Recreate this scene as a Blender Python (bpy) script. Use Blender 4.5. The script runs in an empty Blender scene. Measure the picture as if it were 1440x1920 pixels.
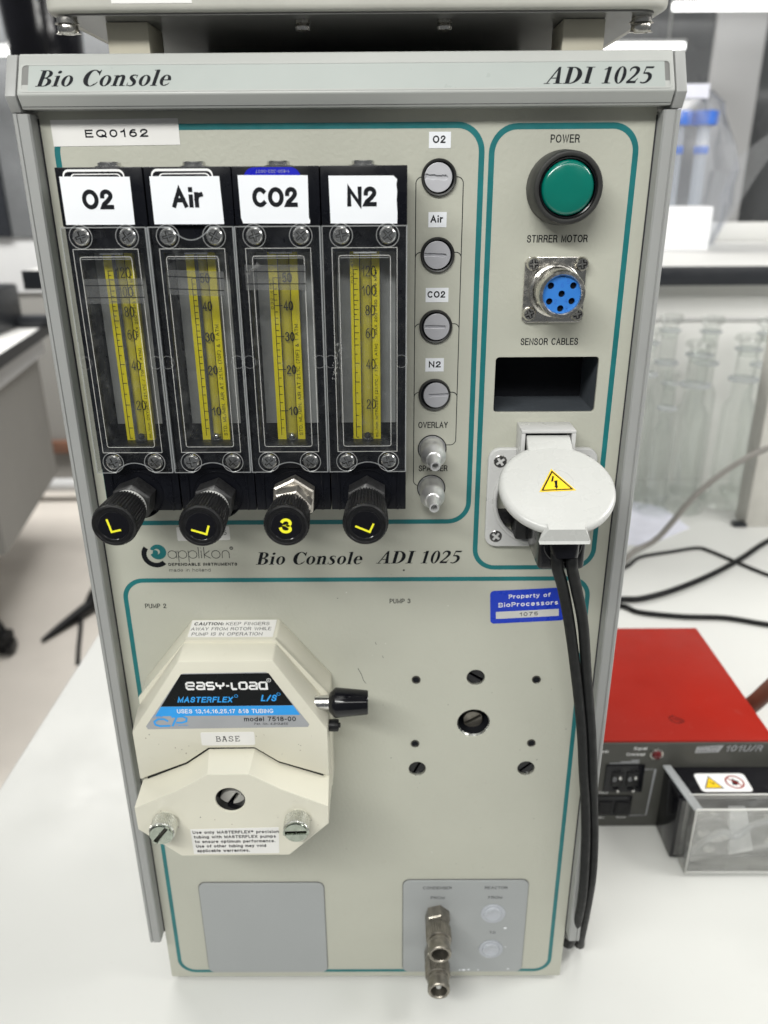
import bpy, bmesh, math, random
from mathutils import Vector, Matrix
random.seed(7)
SC = bpy.context.scene
COL = SC.collection
MM = 0.001
pi = math.pi

# ------------------------------------------------------------------ camera, world, lamps, exposure
cam_d = bpy.data.cameras.new('camera')
cam = bpy.data.objects.new('camera', cam_d)
COL.objects.link(cam)
SC.camera = cam
cam_d.sensor_fit = 'VERTICAL'
cam_d.sensor_height = 36.0
cam_d.sensor_width = 36.0
cam_d.lens = 1480.0 / 1920.0 * 36.0
cam_d.clip_start = 0.01
cam_d.clip_end = 60.0
cam_d.dof.use_dof = True
cam_d.dof.focus_distance = 0.34
cam_d.dof.aperture_fstop = 10.0
RX = Vector((0.99998, 0.0012488, -0.0061967))
DN = Vector((-0.0052492, -0.3821458, -0.9240871))
FW = Vector((-0.0035220, 0.9241012, -0.3821316))
mc = Matrix((RX, -DN, -FW)).transposed().to_4x4()
mc.translation = Vector((14.715, -346.13, 460.9)) * MM
cam.matrix_world = mc

world = bpy.data.worlds.new('World')
SC.world = world
world.use_nodes = True
bg = world.node_tree.nodes['Background']
bg.inputs[0].default_value = (0.93, 0.97, 1.0, 1)
bg.inputs[1].default_value = 0.15

def area(name, loc, aim, sx, sy, power, col=(1.0, 0.985, 0.95)):
    d = bpy.data.lights.new(name, 'AREA')
    d.shape = 'RECTANGLE'
    d.size = sx
    d.size_y = sy
    d.energy = power
    d.color = col
    o = bpy.data.objects.new(name, d)
    COL.objects.link(o)
    o.location = Vector(loc)
    o.rotation_euler = (Vector(aim) - Vector(loc)).to_track_quat('-Z', 'Y').to_euler()
    return o
area('ceiling_lamp_front', (-0.36, -0.86, 1.12), (0, 0, 0.3), 0.9, 0.13, 13.6, (1.0, 1.0, 0.955))
area('ceiling_lamp_above', (0.15, -0.12, 1.88), (0.1, -0.1, 0.0), 2.4, 0.4, 7.0, (1.0, 1.0, 0.965))
area('board_fill_right', (1.15, 0.06, 1.0), (0.55, 0.9, 0.12), 0.9, 0.25, 14.5)  # unseen lamp added to brighten the board under the shelf
area('fill_behind_camera', (0.9, -2.1, 1.85), (0.5, 0.8, 0.1), 2.4, 0.3, 14)  # added fill from behind the camera for the glassware and back board
area('fill_far_room', (-1.3, 2.3, 1.85), (-1.3, 2.6, 0.0), 2.4, 0.6, 105)  # added fill that lifts the far background on the left
SC.view_settings.view_transform = 'Standard'
SC.view_settings.look = 'None'
SC.view_settings.gamma = 1.0
SC.view_settings.exposure = 0.0
SC.view_settings.use_curve_mapping = False
SC.cycles.max_bounces = 10
SC.cycles.transparent_max_bounces = 24

# ------------------------------------------------------------------ materials
MAT = {}
def new_mat(name):
    m = bpy.data.materials.new(name)
    m.use_nodes = True
    MAT[name] = m
    return m, m.node_tree, m.node_tree.nodes['Principled BSDF']

def mat(name, col, rough=0.45, metal=0.0, spec=0.5, var=0.05, vscale=60.0, bump=0.0, bscale=900.0,
        coat=0.0, rvar=0.08, stretch=None, emit=0.0, dirt=0.0, dirtcol=(0.2, 0.17, 0.12)):
    m, nt, b = new_mat(name)
    N, L = nt.nodes, nt.links
    b.inputs['Metallic'].default_value = metal
    b.inputs['Specular IOR Level'].default_value = spec
    b.inputs['Coat Weight'].default_value = coat
    b.inputs['Coat Roughness'].default_value = 0.12
    tc = N.new('ShaderNodeNewGeometry')
    mp = N.new('ShaderNodeMapping')
    L.new(tc.outputs['Position'], mp.inputs['Vector'])
    if stretch:
        mp.inputs['Scale'].default_value = stretch
    n1 = N.new('ShaderNodeTexNoise')
    n1.inputs['Scale'].default_value = vscale
    n1.inputs['Detail'].default_value = 4
    L.new(mp.outputs[0], n1.inputs['Vector'])
    mr = N.new('ShaderNodeMapRange')
    mr.inputs['To Min'].default_value = 1 - var
    mr.inputs['To Max'].default_value = 1 + var
    mr.inputs['From Min'].default_value = 0.3
    mr.inputs['From Max'].default_value = 0.7
    L.new(n1.outputs['Fac'], mr.inputs['Value'])
    mx = N.new('ShaderNodeVectorMath')
    mx.operation = 'SCALE'
    mx.inputs[0].default_value = col
    L.new(mr.outputs[0], mx.inputs['Scale'])
    out = mx.outputs[0]
    if dirt:
        n3 = N.new('ShaderNodeTexNoise')
        n3.inputs['Scale'].default_value = 130
        n3.inputs['Detail'].default_value = 8
        n3.inputs['Roughness'].default_value = 0.7
        L.new(tc.outputs['Position'], n3.inputs['Vector'])
        r3 = N.new('ShaderNodeMapRange')
        r3.inputs['From Min'].default_value = 0.60
        r3.inputs['From Max'].default_value = 0.74
        r3.inputs['To Max'].default_value = dirt
        L.new(n3.outputs['Fac'], r3.inputs['Value'])
        mix = N.new('ShaderNodeMix')
        mix.data_type = 'RGBA'
        L.new(r3.outputs[0], mix.inputs['Factor'])
        L.new(out, mix.inputs[6])
        mix.inputs[7].default_value = (*dirtcol, 1)
        out = mix.outputs[2]
    L.new(out, b.inputs['Base Color'])
    r2 = N.new('ShaderNodeMapRange')
    r2.inputs['To Min'].default_value = max(0.02, rough - rvar)
    r2.inputs['To Max'].default_value = min(1, rough + rvar)
    r2.inputs['From Min'].default_value = 0.3
    r2.inputs['From Max'].default_value = 0.7
    n2 = N.new('ShaderNodeTexNoise')
    n2.inputs['Scale'].default_value = vscale * 2.3
    n2.inputs['Detail'].default_value = 5
    L.new(mp.outputs[0], n2.inputs['Vector'])
    L.new(n2.outputs['Fac'], r2.inputs['Value'])
    L.new(r2.outputs[0], b.inputs['Roughness'])
    if bump:
        nb = N.new('ShaderNodeTexNoise')
        nb.inputs['Scale'].default_value = bscale
        nb.inputs['Detail'].default_value = 2
        L.new(mp.outputs[0], nb.inputs['Vector'])
        bp = N.new('ShaderNodeBump')
        bp.inputs['Strength'].default_value = bump
        bp.inputs['Distance'].default_value = 0.0002
        L.new(nb.outputs['Fac'], bp.inputs['Height'])
        L.new(bp.outputs[0], b.inputs['Normal'])
    if emit:
        b.inputs['Emission Color'].default_value = (*col, 1)
        b.inputs['Emission Strength'].default_value = emit
    return m

def clear_mat(name, tint=(1, 1, 1), gloss=0.06, edge=0.3, milky=0.0, milkcol=(0.9, 0.92, 0.93), rough=0.03, scratch=0.0):
    m = bpy.data.materials.new(name)
    m.use_nodes = True
    MAT[name] = m
    nt = m.node_tree
    N, L = nt.nodes, nt.links
    N.remove(N['Principled BSDF'])
    out = N['Material Output']
    tr = N.new('ShaderNodeBsdfTransparent')
    tr.inputs[0].default_value = (*tint, 1)
    gl = N.new('ShaderNodeBsdfGlossy')
    gl.inputs['Roughness'].default_value = rough
    fr = N.new('ShaderNodeLayerWeight')
    fr.inputs['Blend'].default_value = 0.25
    mr = N.new('ShaderNodeMapRange')
    mr.inputs['To Min'].default_value = gloss
    mr.inputs['To Max'].default_value = edge
    L.new(fr.outputs['Fresnel'], mr.inputs['Value'])
    mix = N.new('ShaderNodeMixShader')
    L.new(mr.outputs[0], mix.inputs[0])
    L.new(tr.outputs[0], mix.inputs[1])
    L.new(gl.outputs[0], mix.inputs[2])
    last = mix
    if milky or scratch:
        df = N.new('ShaderNodeBsdfDiffuse')
        df.inputs[0].default_value = (*milkcol, 1)
        tl = N.new('ShaderNodeBsdfTranslucent')
        tl.inputs[0].default_value = (*milkcol, 1)
        m1 = N.new('ShaderNodeMixShader')
        m1.inputs[0].default_value = 0.4
        L.new(df.outputs[0], m1.inputs[1])
        L.new(tl.outputs[0], m1.inputs[2])
        m2 = N.new('ShaderNodeMixShader')
        m2.inputs[0].default_value = milky
        if scratch:
            g = N.new('ShaderNodeNewGeometry')
            n = N.new('ShaderNodeTexNoise')
            n.inputs['Scale'].default_value = 220
            n.inputs['Detail'].default_value = 9
            n.inputs['Roughness'].default_value = 0.75
            L.new(g.outputs['Position'], n.inputs['Vector'])
            q = N.new('ShaderNodeMapRange')
            q.inputs['From Min'].default_value = 0.5
            q.inputs['From Max'].default_value = 0.85
            q.inputs['To Min'].default_value = milky
            q.inputs['To Max'].default_value = milky + scratch
            L.new(n.outputs['Fac'], q.inputs['Value'])
            L.new(q.outputs[0], m2.inputs[0])
        L.new(last.outputs[0], m2.inputs[1])
        L.new(m1.outputs[0], m2.inputs[2])
        last = m2
    L.new(last.outputs[0], out.inputs['Surface'])
    return m

PANEL = mat('beige_powder_paint', (0.47, 0.472, 0.405), 0.47, bump=0.8, bscale=480, var=0.035, vscale=11, dirt=0.2, dirtcol=(0.36, 0.33, 0.26))
RAIL = mat('grey_lacquered_aluminium', (0.33, 0.335, 0.33), 0.42, var=0.035, vscale=24, bump=0.05, dirt=0.06)
HEAD = mat('header_grey_paint', (0.40, 0.41, 0.395), 0.38, var=0.02, vscale=30)
NAMEPLATE = mat('nameplate_film', (0.37, 0.40, 0.385), 0.35, var=0.015)
INK = mat('black_ink', (0.010, 0.011, 0.014), 0.6, spec=0.12)
INKG = mat('grey_black_ink', (0.04, 0.04, 0.045), 0.6, spec=0.15)
TEAL = mat('teal_paint', (0.008, 0.155, 0.165), 0.4, var=0.12, vscale=90, bump=0.3, bscale=620)
PALEEDGE = mat('pale_halo_print', (0.55, 0.72, 0.68), 0.5)
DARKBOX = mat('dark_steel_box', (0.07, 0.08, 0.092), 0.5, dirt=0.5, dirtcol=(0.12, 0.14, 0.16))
BLACKAL = mat('black_anodised_block', (0.0045, 0.005, 0.0075), 0.3, spec=0.2, var=0.2, vscale=80, rvar=0.06)
BLACKPL = mat('black_matt_plastic', (0.007, 0.007, 0.008), 0.42, spec=0.35, var=0.35, vscale=500, bump=0.35, bscale=1400, rvar=0.15)
BLACKGL = mat('black_gloss_plastic', (0.005, 0.005, 0.007), 0.17, spec=0.4, var=0.2)
BLACKHEX = mat('scuffed_black_plastic', (0.018, 0.018, 0.019), 0.45, var=0.6, vscale=500, dirt=0.4, dirtcol=(0.15, 0.14, 0.12), bump=0.3)
NICKEL = mat('nickel_plate', (0.62, 0.60, 0.56), 0.24, metal=1, var=0.12, vscale=200, rvar=0.12)
ZINC = mat('zinc_plate', (0.66, 0.67, 0.64), 0.3, metal=1, var=0.1, vscale=300, rvar=0.12)
STEEL = mat('screw_steel', (0.66, 0.655, 0.64), 0.2, metal=1, var=0.08, vscale=500)
DARKMET = mat('dark_slot_metal', (0.10, 0.095, 0.085), 0.4, metal=0.8, var=0.3, vscale=400)
BRUSHED = mat('bead_blasted_aluminium', (0.78, 0.78, 0.78), 0.36, metal=0.75, var=0.05, vscale=200)
DISC = mat('satin_grey_disc', (0.47, 0.47, 0.50), 0.42, metal=0.25, var=0.03)
DISC_PALE = mat('satin_pale_disc', (0.52, 0.52, 0.55), 0.42, metal=0.2, var=0.03)
BROWNMET = mat('dull_brown_nickel', (0.27, 0.25, 0.215), 0.38, metal=0.85, var=0.2, vscale=260, rvar=0.1, bump=0.3, bscale=1500)
RINGBLK = mat('rubber_grey_ring', (0.022, 0.022, 0.021), 0.45)
GREEN = mat('green_lens', (0.0, 0.150, 0.112), 0.18, coat=0.4, var=0.02)
BLUEINS = mat('blue_insert', (0.03, 0.195, 0.62), 0.45, var=0.03)
BLUEENG = mat('blue_insert_print', (0.025, 0.15, 0.58), 0.5)
WHITEPL = mat('white_abs_plastic', (0.53, 0.535, 0.52), 0.28, var=0.012)
WHITEPL2 = mat('greyish_white_plastic', (0.56, 0.56, 0.555), 0.32, var=0.02)
PAPER = mat('white_paper_label', (0.82, 0.84, 0.88), 0.55, var=0.015, vscale=40)
PAPER2 = mat('warm_white_label', (0.78, 0.77, 0.75), 0.42, var=0.02, vscale=60)
PAPERGREY = mat('silver_grey_label', (0.60, 0.60, 0.58), 0.4, var=0.03)
CREAM = mat('cream_moulded_plastic', (0.68, 0.66, 0.56), 0.36, var=0.03, vscale=22, dirt=0.13, dirtcol=(0.32, 0.26, 0.18), bump=0.08)
LBLUE = mat('sky_blue_print', (0.02, 0.33, 0.83), 0.35)
LGREY = mat('silver_print', (0.36, 0.37, 0.39), 0.35)
LBLACK = mat('glossy_black_print', (0.004, 0.005, 0.006), 0.3, spec=0.2)
LWHITE = mat('white_print', (0.85, 0.85, 0.85), 0.4)
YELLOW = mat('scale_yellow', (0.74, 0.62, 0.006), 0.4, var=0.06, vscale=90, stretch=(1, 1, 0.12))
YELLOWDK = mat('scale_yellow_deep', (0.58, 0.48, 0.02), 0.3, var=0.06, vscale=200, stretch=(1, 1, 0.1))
KNOBYEL = mat('knob_letter_yellow', (0.90, 0.86, 0.03), 0.45)
SIGNYEL = mat('warning_yellow', (0.93, 0.62, 0.02), 0.35)
GREYBACK = mat('grey_backing_card', (0.36, 0.36, 0.345), 0.5, var=0.14, vscale=35)
PROPBLUE = mat('royal_blue_label', (0.012, 0.045, 0.50), 0.3)
TAGBLUE = mat('ultramarine_sticker', (0.008, 0.012, 0.42), 0.3)
PLATEGREY = mat('blue_grey_plate', (0.345, 0.36, 0.365), 0.4, var=0.025, vscale=16, dirt=0.06)
CABLE = mat('black_pvc_cable', (0.007, 0.0075, 0.008), 0.5, spec=0.22, var=0.15, vscale=120, bump=0.05)
CAPRUB = mat('translucent_rubber_cap', (0.42, 0.44, 0.48), 0.3, var=0.05)
TABLE = mat('white_laminate', (0.625, 0.63, 0.61), 0.38, var=0.02, vscale=7, bump=0.03, dirt=0.10, dirtcol=(0.42, 0.40, 0.36))
TABLEEDGE = mat('table_edge_band', (0.50, 0.50, 0.49), 0.5)
UNDER = mat('satin_grey_underside', (0.15, 0.15, 0.145), 0.3, var=0.0, rvar=0.0)
UNITBODY = mat('upper_unit_paint', (0.50, 0.495, 0.45), 0.42, bump=0.3, bscale=620)
POST = mat('beige_foot_plastic', (0.52, 0.49, 0.40), 0.5, var=0.02)
REDP = mat('red_enamel', (0.30, 0.012, 0.005), 0.42, spec=0.25, dirt=0.10, dirtcol=(0.45, 0.25, 0.22), var=0.09, vscale=12, bump=0.12, bscale=700)
GRAPH = mat('graphite_front', (0.060, 0.060, 0.053), 0.45, var=0.06, bump=0.1)
WALLG = mat('grey_wall_paint', (0.29, 0.285, 0.27), 0.8, var=0.03, vscale=3)
WALLW = mat('white_wall_paint', (0.56, 0.565, 0.57), 0.7, var=0.02, vscale=3)
DARKGLASS = mat('dark_window_glass', (0.125, 0.13, 0.135), 0.25, var=0.3, vscale=2.2)
FLOOR = mat('beige_vinyl_floor', (0.70, 0.655, 0.60), 0.45, var=0.05, vscale=5)
BROWN = mat('brown_rail', (0.20, 0.10, 0.065), 0.55, var=0.15, vscale=20)
SHELF = mat('white_shelf_board', (0.72, 0.72, 0.70), 0.45, var=0.01)
BLKEDGE = mat('black_edge_band', (0.012, 0.014, 0.018), 0.4)
LAMPM = mat('lamp_diffuser', (1.0, 1.0, 0.98), 0.5, emit=3.2)
BLUECAP = mat('blue_screw_cap', (0.02, 0.13, 0.55), 0.4)
BROWNT = mat('brown_rubber_tube', (0.14, 0.06, 0.04), 0.4)
ROTORMET = mat('pale_rotor_metal', (0.55, 0.54, 0.50), 0.5, metal=0.2)
PLATESHADE = mat('plate_edge_shade', (0.12, 0.12, 0.115), 0.6)  # painted shade around the grey plates
CARRIER = mat('grey_carrier', (0.10, 0.10, 0.098), 0.35, var=0.3)
SLOTGREY = mat('slot_grey', (0.16, 0.16, 0.155), 0.5)
NUTMET = mat('satin_nickel_nut', (0.56, 0.53, 0.48), 0.33, metal=0.9, var=0.15, vscale=300)
DARKSCREW = mat('dark_nickel_screw', (0.30, 0.29, 0.28), 0.25, metal=1, var=0.1)
GREYCAB = mat('grey_pvc_cable', (0.20, 0.19, 0.175), 0.5)
FAINT = clear_mat('faint_mould_line', (0.97, 0.97, 0.97), 0.03, 0.2, milky=0.10)
BLUECARD = mat('pale_blue_paper', (0.70, 0.71, 0.80), 0.6)
ACRYL = clear_mat('clear_acrylic', (0.975, 0.98, 0.985), 0.025, 0.4, milky=0.0, scratch=0.05)
FROST = clear_mat('sawn_acrylic_edge', (0.8, 0.82, 0.85), 0.10, 0.6, milky=0.34, rough=0.25)
GLINTSCUFF = clear_mat('edge_glint_and_scuff', (0.9, 0.9, 0.9), 0.2, 0.6, milky=0.66, rough=0.2, milkcol=(0.95, 0.95, 0.93))  # milky white for painted edge highlights, also for the scuff strokes
TAPEM = clear_mat('clear_tape', (0.88, 0.88, 0.88), 0.10, 0.4, milky=0.05, rough=0.2)
GLASS = clear_mat('lab_glass', (0.975, 0.985, 0.975), 0.06, 0.38, milky=0.04)
BAGM = clear_mat('thin_polythene', (0.92, 0.93, 0.96), 0.08, 0.45, milky=0.07, rough=0.25, scratch=0.2)
TUBEM = clear_mat('polypropylene_tube', (0.9, 0.93, 0.97), 0.08, 0.5, milky=0.35, rough=0.2)
PUMPCOV = clear_mat('scratched_clear_cover', (0.97, 0.97, 0.96), 0.12, 0.6, milky=0.01, rough=0.05, scratch=0.22)
RUBBERG = mat('green_chromed_screw', (0.42, 0.46, 0.40), 0.22, metal=1, var=0.15, vscale=300)

# ------------------------------------------------------------------ mesh helpers (millimetres)
PANEL_F = (Vector((0, 0, 0)), Vector((1, 0, 0)), Vector((0, 0, 1)), Vector((0, -1, 0)))   # x right, y up, z out of the panel
WORLD_F = (Vector((0, 0, 0)), Vector((1, 0, 0)), Vector((0, 1, 0)), Vector((0, 0, 1)))
def frame(o, r, u, n):
    return (Vector(o), Vector(r).normalized(), Vector(u).normalized(), Vector(n).normalized())
def pf(x, z, out=0.0, rot=0.0):
    """a frame on the console's front: origin at (x, z), a distance in front of the panel, turned by rot degrees"""
    a = math.radians(rot)
    return (Vector((x, -out, z)), Vector((math.cos(a), 0, math.sin(a))), Vector((-math.sin(a), 0, math.cos(a))), Vector((0, -1, 0)))

def rrect(x0, y0, x1, y1, r, seg=6):
    pts = []
    r = min(r, (x1 - x0) / 2 - 1e-3, (y1 - y0) / 2 - 1e-3)
    if r <= 0:
        return [(x0, y0), (x1, y0), (x1, y1), (x0, y1)]
    for cx, cy, a0 in ((x1 - r, y0 + r, -90), (x1 - r, y1 - r, 0), (x0 + r, y1 - r, 90), (x0 + r, y0 + r, 180)):
        for k in range(seg + 1):
            a = math.radians(a0 + 90 * k / seg)
            pts.append((cx + r * math.cos(a), cy + r * math.sin(a)))
    return pts
def circ(cx, cy, r, n=40, ry=None):
    ry = ry or r
    return [(cx + r * math.cos(2 * pi * k / n), cy + ry * math.sin(2 * pi * k / n)) for k in range(n)]

class M:
    def __init__(self, F=WORLD_F):
        self.v, self.f, self.mi, self.mats, self.F = [], [], [], [], F
    def at(self, F):
        self.F = F
        return self
    def _m(self, m):
        if m not in self.mats:
            self.mats.append(m)
        return self.mats.index(m)
    def add(self, vs, fs, m, F=None):
        o, r, u, n = F or self.F
        b = len(self.v)
        for p in vs:
            self.v.append(o + r * p[0] + u * p[1] + n * p[2])
        i = self._m(m)
        for f in fs:
            self.f.append([b + k for k in f])
            self.mi.append(i)
        return self
    def _bm(self, bm, m):
        bm.verts.ensure_lookup_table()
        bm.verts.index_update()
        self.add([v.co.copy() for v in bm.verts], [[v.index for v in f.verts] for f in bm.faces], m)
        bm.free()
        return self
    def prism(self, pts, z0, z1, m, bevel=0.0, top=None, seg=2):
        """polygon pts between z0 and z1; top = other points for the z1 face"""
        bm = bmesh.new()
        top = top or pts
        a = [bm.verts.new((p[0], p[1], z0)) for p in pts]
        b = [bm.verts.new((p[0], p[1], z1)) for p in top]
        n = len(pts)
        bm.faces.new(a[::-1])
        bm.faces.new(b)
        for k in range(n):
            bm.faces.new((a[k], a[(k + 1) % n], b[(k + 1) % n], b[k]))
        bmesh.ops.recalc_face_normals(bm, faces=bm.faces[:])
        if bevel:
            ed = [e for e in bm.edges if len(e.link_faces) == 2 and e.calc_face_angle(0) > 0.5]
            bmesh.ops.bevel(bm, geom=ed, offset=bevel, segments=seg, affect='EDGES', profile=0.5, clamp_overlap=True)
        return self._bm(bm, m)
    def box(self, x0, x1, y0, y1, z0, z1, m, bevel=0.0, seg=2):
        return self.prism([(x0, y0), (x1, y0), (x1, y1), (x0, y1)], z0, z1, m, bevel, seg=seg)
    def plate(self, outer, holes, z0, z1, m, bevel=0.0):
        """a flat plate with holes, thickness z0..z1"""
        c = bpy.data.curves.new('tmp', 'CURVE')
        c.dimensions = '2D'
        c.fill_mode = 'BOTH'
        loops = outer if (outer and isinstance(outer[0], list)) else [outer]
        for lp in loops + list(holes):
            s = c.splines.new('POLY')
            s.points.add(len(lp) - 1)
            for k, p in enumerate(lp):
                s.points[k].co = (p[0], p[1], 0, 1)
            s.use_cyclic_u = True
        h = (z1 - z0) / 2
        c.extrude = max(0, h - bevel)
        c.bevel_depth = bevel
        c.bevel_resolution = 1
        c.offset = -bevel
        self.curve(c, m, dz=(z0 + z1) / 2)
        return self
    def curve(self, c, m, dz=0.0, fn=None):
        o = bpy.data.objects.new('tmp', c)
        me = o.to_mesh()
        vs = [Vector(v.co) for v in me.vertices]
        fs = [list(p.vertices) for p in me.polygons]
        o.to_mesh_clear()
        bpy.data.objects.remove(o)
        bpy.data.curves.remove(c)
        if fn:
            vs = fn(vs)
        self.add([(v.x, v.y, v.z + dz) for v in vs], fs, m)
        return self
    def lathe(self, prof, m, cx=0.0, cy=0.0, seg=40, rad=None, a0=0.0):
        """profile of (radius, z) about the frame's z axis; rad(k, seg, r, z) may change the radius"""
        vs, fs = [], []
        rows = []
        for (r, z) in prof:
            if r <= 1e-6:
                rows.append([len(vs)])
                vs.append((cx, cy, z))
            else:
                row = []
                for k in range(seg):
                    rr = rad(k, seg, r, z) if rad else r
                    a = 2 * pi * k / seg + a0
                    row.append(len(vs))
                    vs.append((cx + rr * math.cos(a), cy + rr * math.sin(a), z))
                rows.append(row)
        for a, b in zip(rows, rows[1:]):
            for k in range(seg):
                k2 = (k + 1) % seg
                if len(a) == 1 and len(b) > 1:
                    fs.append((a[0], b[k2], b[k]))
                elif len(b) == 1 and len(a) > 1:
                    fs.append((a[k], a[k2], b[0]))
                elif len(a) > 1:
                    fs.append((a[k], a[k2], b[k2], b[k]))
        return self.add(vs, fs, m)
    def tube(self, pts, r, m, seg=14, caps=True, radii=None, sub=6, flat=1.0):
        P = [Vector(p) for p in pts]
        path, rr = [], []
        n = len(P)
        for i in range(n - 1):
            p0, p1, p2, p3 = P[max(i - 1, 0)], P[i], P[i + 1], P[min(i + 2, n - 1)]
            for k in range(sub):
                t = k / sub
                path.append(0.5 * ((2 * p1) + (p2 - p0) * t + (2 * p0 - 5 * p1 + 4 * p2 - p3) * t * t + (-p0 + 3 * p1 - 3 * p2 + p3) * t ** 3))
                rr.append(r if not radii else radii[i] * (1 - t) + radii[i + 1] * t)
        path.append(P[-1])
        rr.append(r if not radii else radii[-1])
        vs, fs = [], []
        ref = Vector((0, 1, 0.02))
        for i, p in enumerate(path):
            d = (path[min(i + 1, len(path) - 1)] - path[max(i - 1, 0)]).normalized()
            s = d.cross(ref)
            if s.length < 0.1:
                s = d.cross(Vector((1, 0, 0)))
            s.normalize()
            t = d.cross(s).normalized()
            for k in range(seg):
                a = 2 * pi * k / seg
                vs.append(p + s * (rr[i] * math.cos(a)) + t * (rr[i] * flat * math.sin(a)))
        for i in range(len(path) - 1):
            for k in range(seg):
                k2 = (k + 1) % seg
                fs.append((i * seg + k, i * seg + k2, (i + 1) * seg + k2, (i + 1) * seg + k))
        if caps:
            fs.append(tuple(range(seg))[::-1])
            fs.append(tuple(range((len(path) - 1) * seg, len(path) * seg)))
        return self.add(vs, fs, m)
    def strokes(self, lines, w, m, z=0.06, cap=True):
        """flat pen lines of width w, each a hair above the last so that none share a plane"""
        for j, ln in enumerate(lines):
            zz = z + 0.006 * j
            n = len(ln)
            L_, R_ = [], []
            for i, p in enumerate(ln):
                a = Vector(ln[max(i - 1, 0)])
                b = Vector(ln[min(i + 1, n - 1)])
                d = (b - a)
                if d.length < 1e-9:
                    d = Vector((1, 0))
                d.normalize()
                q = Vector((-d.y, d.x)) * (w / 2)
                if 0 < i < n - 1:
                    d1 = (Vector(p) - a).normalized()
                    cs = max(0.5, d.dot(d1))
                    q /= cs
                L_.append((p[0] + q.x, p[1] + q.y, zz))
                R_.append((p[0] - q.x, p[1] - q.y, zz))
            vs = L_ + R_
            fs = [(i + n, i + n + 1, i + 1, i) for i in range(n - 1)]
            self.add(vs, fs, m)
        return self
    def text(self, s, x, y, h, w=None, m=None, wt=.13, align='C', z=0.03, font=None, shear=0.0, gap=None):
        return pen_text(self, s, x, y, h, w, m or INK, wt, align, z, shear, gap)
    def obj(self, name, parent=None, smooth=35):
        me = bpy.data.meshes.new(name)
        c = Vector((0, 0, 0))
        if self.v:
            lo = Vector([min(p[i] for p in self.v) for i in range(3)])
            hi = Vector([max(p[i] for p in self.v) for i in range(3)])
            c = (lo + hi) / 2
            c.z = lo.z
        me.from_pydata([tuple((p - c) * MM) for p in self.v], [], self.f)
        for m in self.mats:
            me.materials.append(m)
        me.polygons.foreach_set('material_index', self.mi)
        me.update()
        if smooth:
            me.shade_smooth()
            me.set_sharp_from_angle(angle=math.radians(smooth))
        o = bpy.data.objects.new(name, me)
        COL.objects.link(o)
        WLOC[o.name] = c * MM
        if parent:
            o.parent = parent
            o.location = c * MM - WLOC[parent.name]
        else:
            o.location = c * MM
        return o
WLOC = {}
SANS = MONO = None

def tag(o, label=None, cat=None, group=None, kind=None):
    if label: o['label'] = label
    if cat: o['category'] = cat
    if group: o['group'] = group
    if kind: o['kind'] = kind
    return o
def thing(name, label, cat, loc, group=None):
    o = bpy.data.objects.new(name, None)
    o.empty_display_size = 0.02
    COL.objects.link(o)
    o.location = Vector(loc) * MM
    WLOC[o.name] = Vector(loc) * MM
    return tag(o, label, cat, group)
def copy_part(src, parent, dx, dy, dz, rot=None):
    o = src.copy()
    COL.objects.link(o)
    w = WLOC[src.name] + Vector((dx, dy, dz)) * MM
    WLOC[o.name] = w
    o.parent = parent
    o.location = w - WLOC[parent.name]
    return o

def phillips(r, name='screw', parent=None, x=0, z=0, out=0, mt=None, ang=0, dome=0.9, h=1.6, cross=0.62, slotw=0.17):
    """pan head with a real cross recess"""
    mt = mt or STEEL
    F = pf(x, z, out, ang)
    a = slotw * r
    b = cross * r
    cr = [(-a, -b), (a, -b), (a, -a), (b, -a), (b, a), (a, a), (a, b), (-a, b), (-a, a), (-b, a), (-b, -a), (-a, -a)]
    m = M(F)
    m.lathe([(r, 0), (r, h * 0.35), (r * 0.95, h * 0.7), (r * 0.78, h)], mt, seg=32)
    m.plate(circ(0, 0, r * 0.785, 32), [cr], h - 0.25, h + 0.02, mt)
    m.lathe([(r * 0.75, h * 0.55 - 0.4), (r * 0.12, h * 0.5 - 0.4), (0.0, h * 0.2 - 0.4)], DARKMET if mt is STEEL else BLACKPL, seg=20)
    for s in (0, 1):    # bright chamfered floor of the recess
        m.box(-a * 0.5, a * 0.5, -b * 0.9, b * 0.9, h - 0.75 - 0.05 * s, h - 0.55 - 0.05 * s, mt) if s == 0 else m.box(-b * 0.9, b * 0.9, -a * 0.5, a * 0.5, h - 0.8, h - 0.62, mt)
    return m.obj(name, parent)

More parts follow.
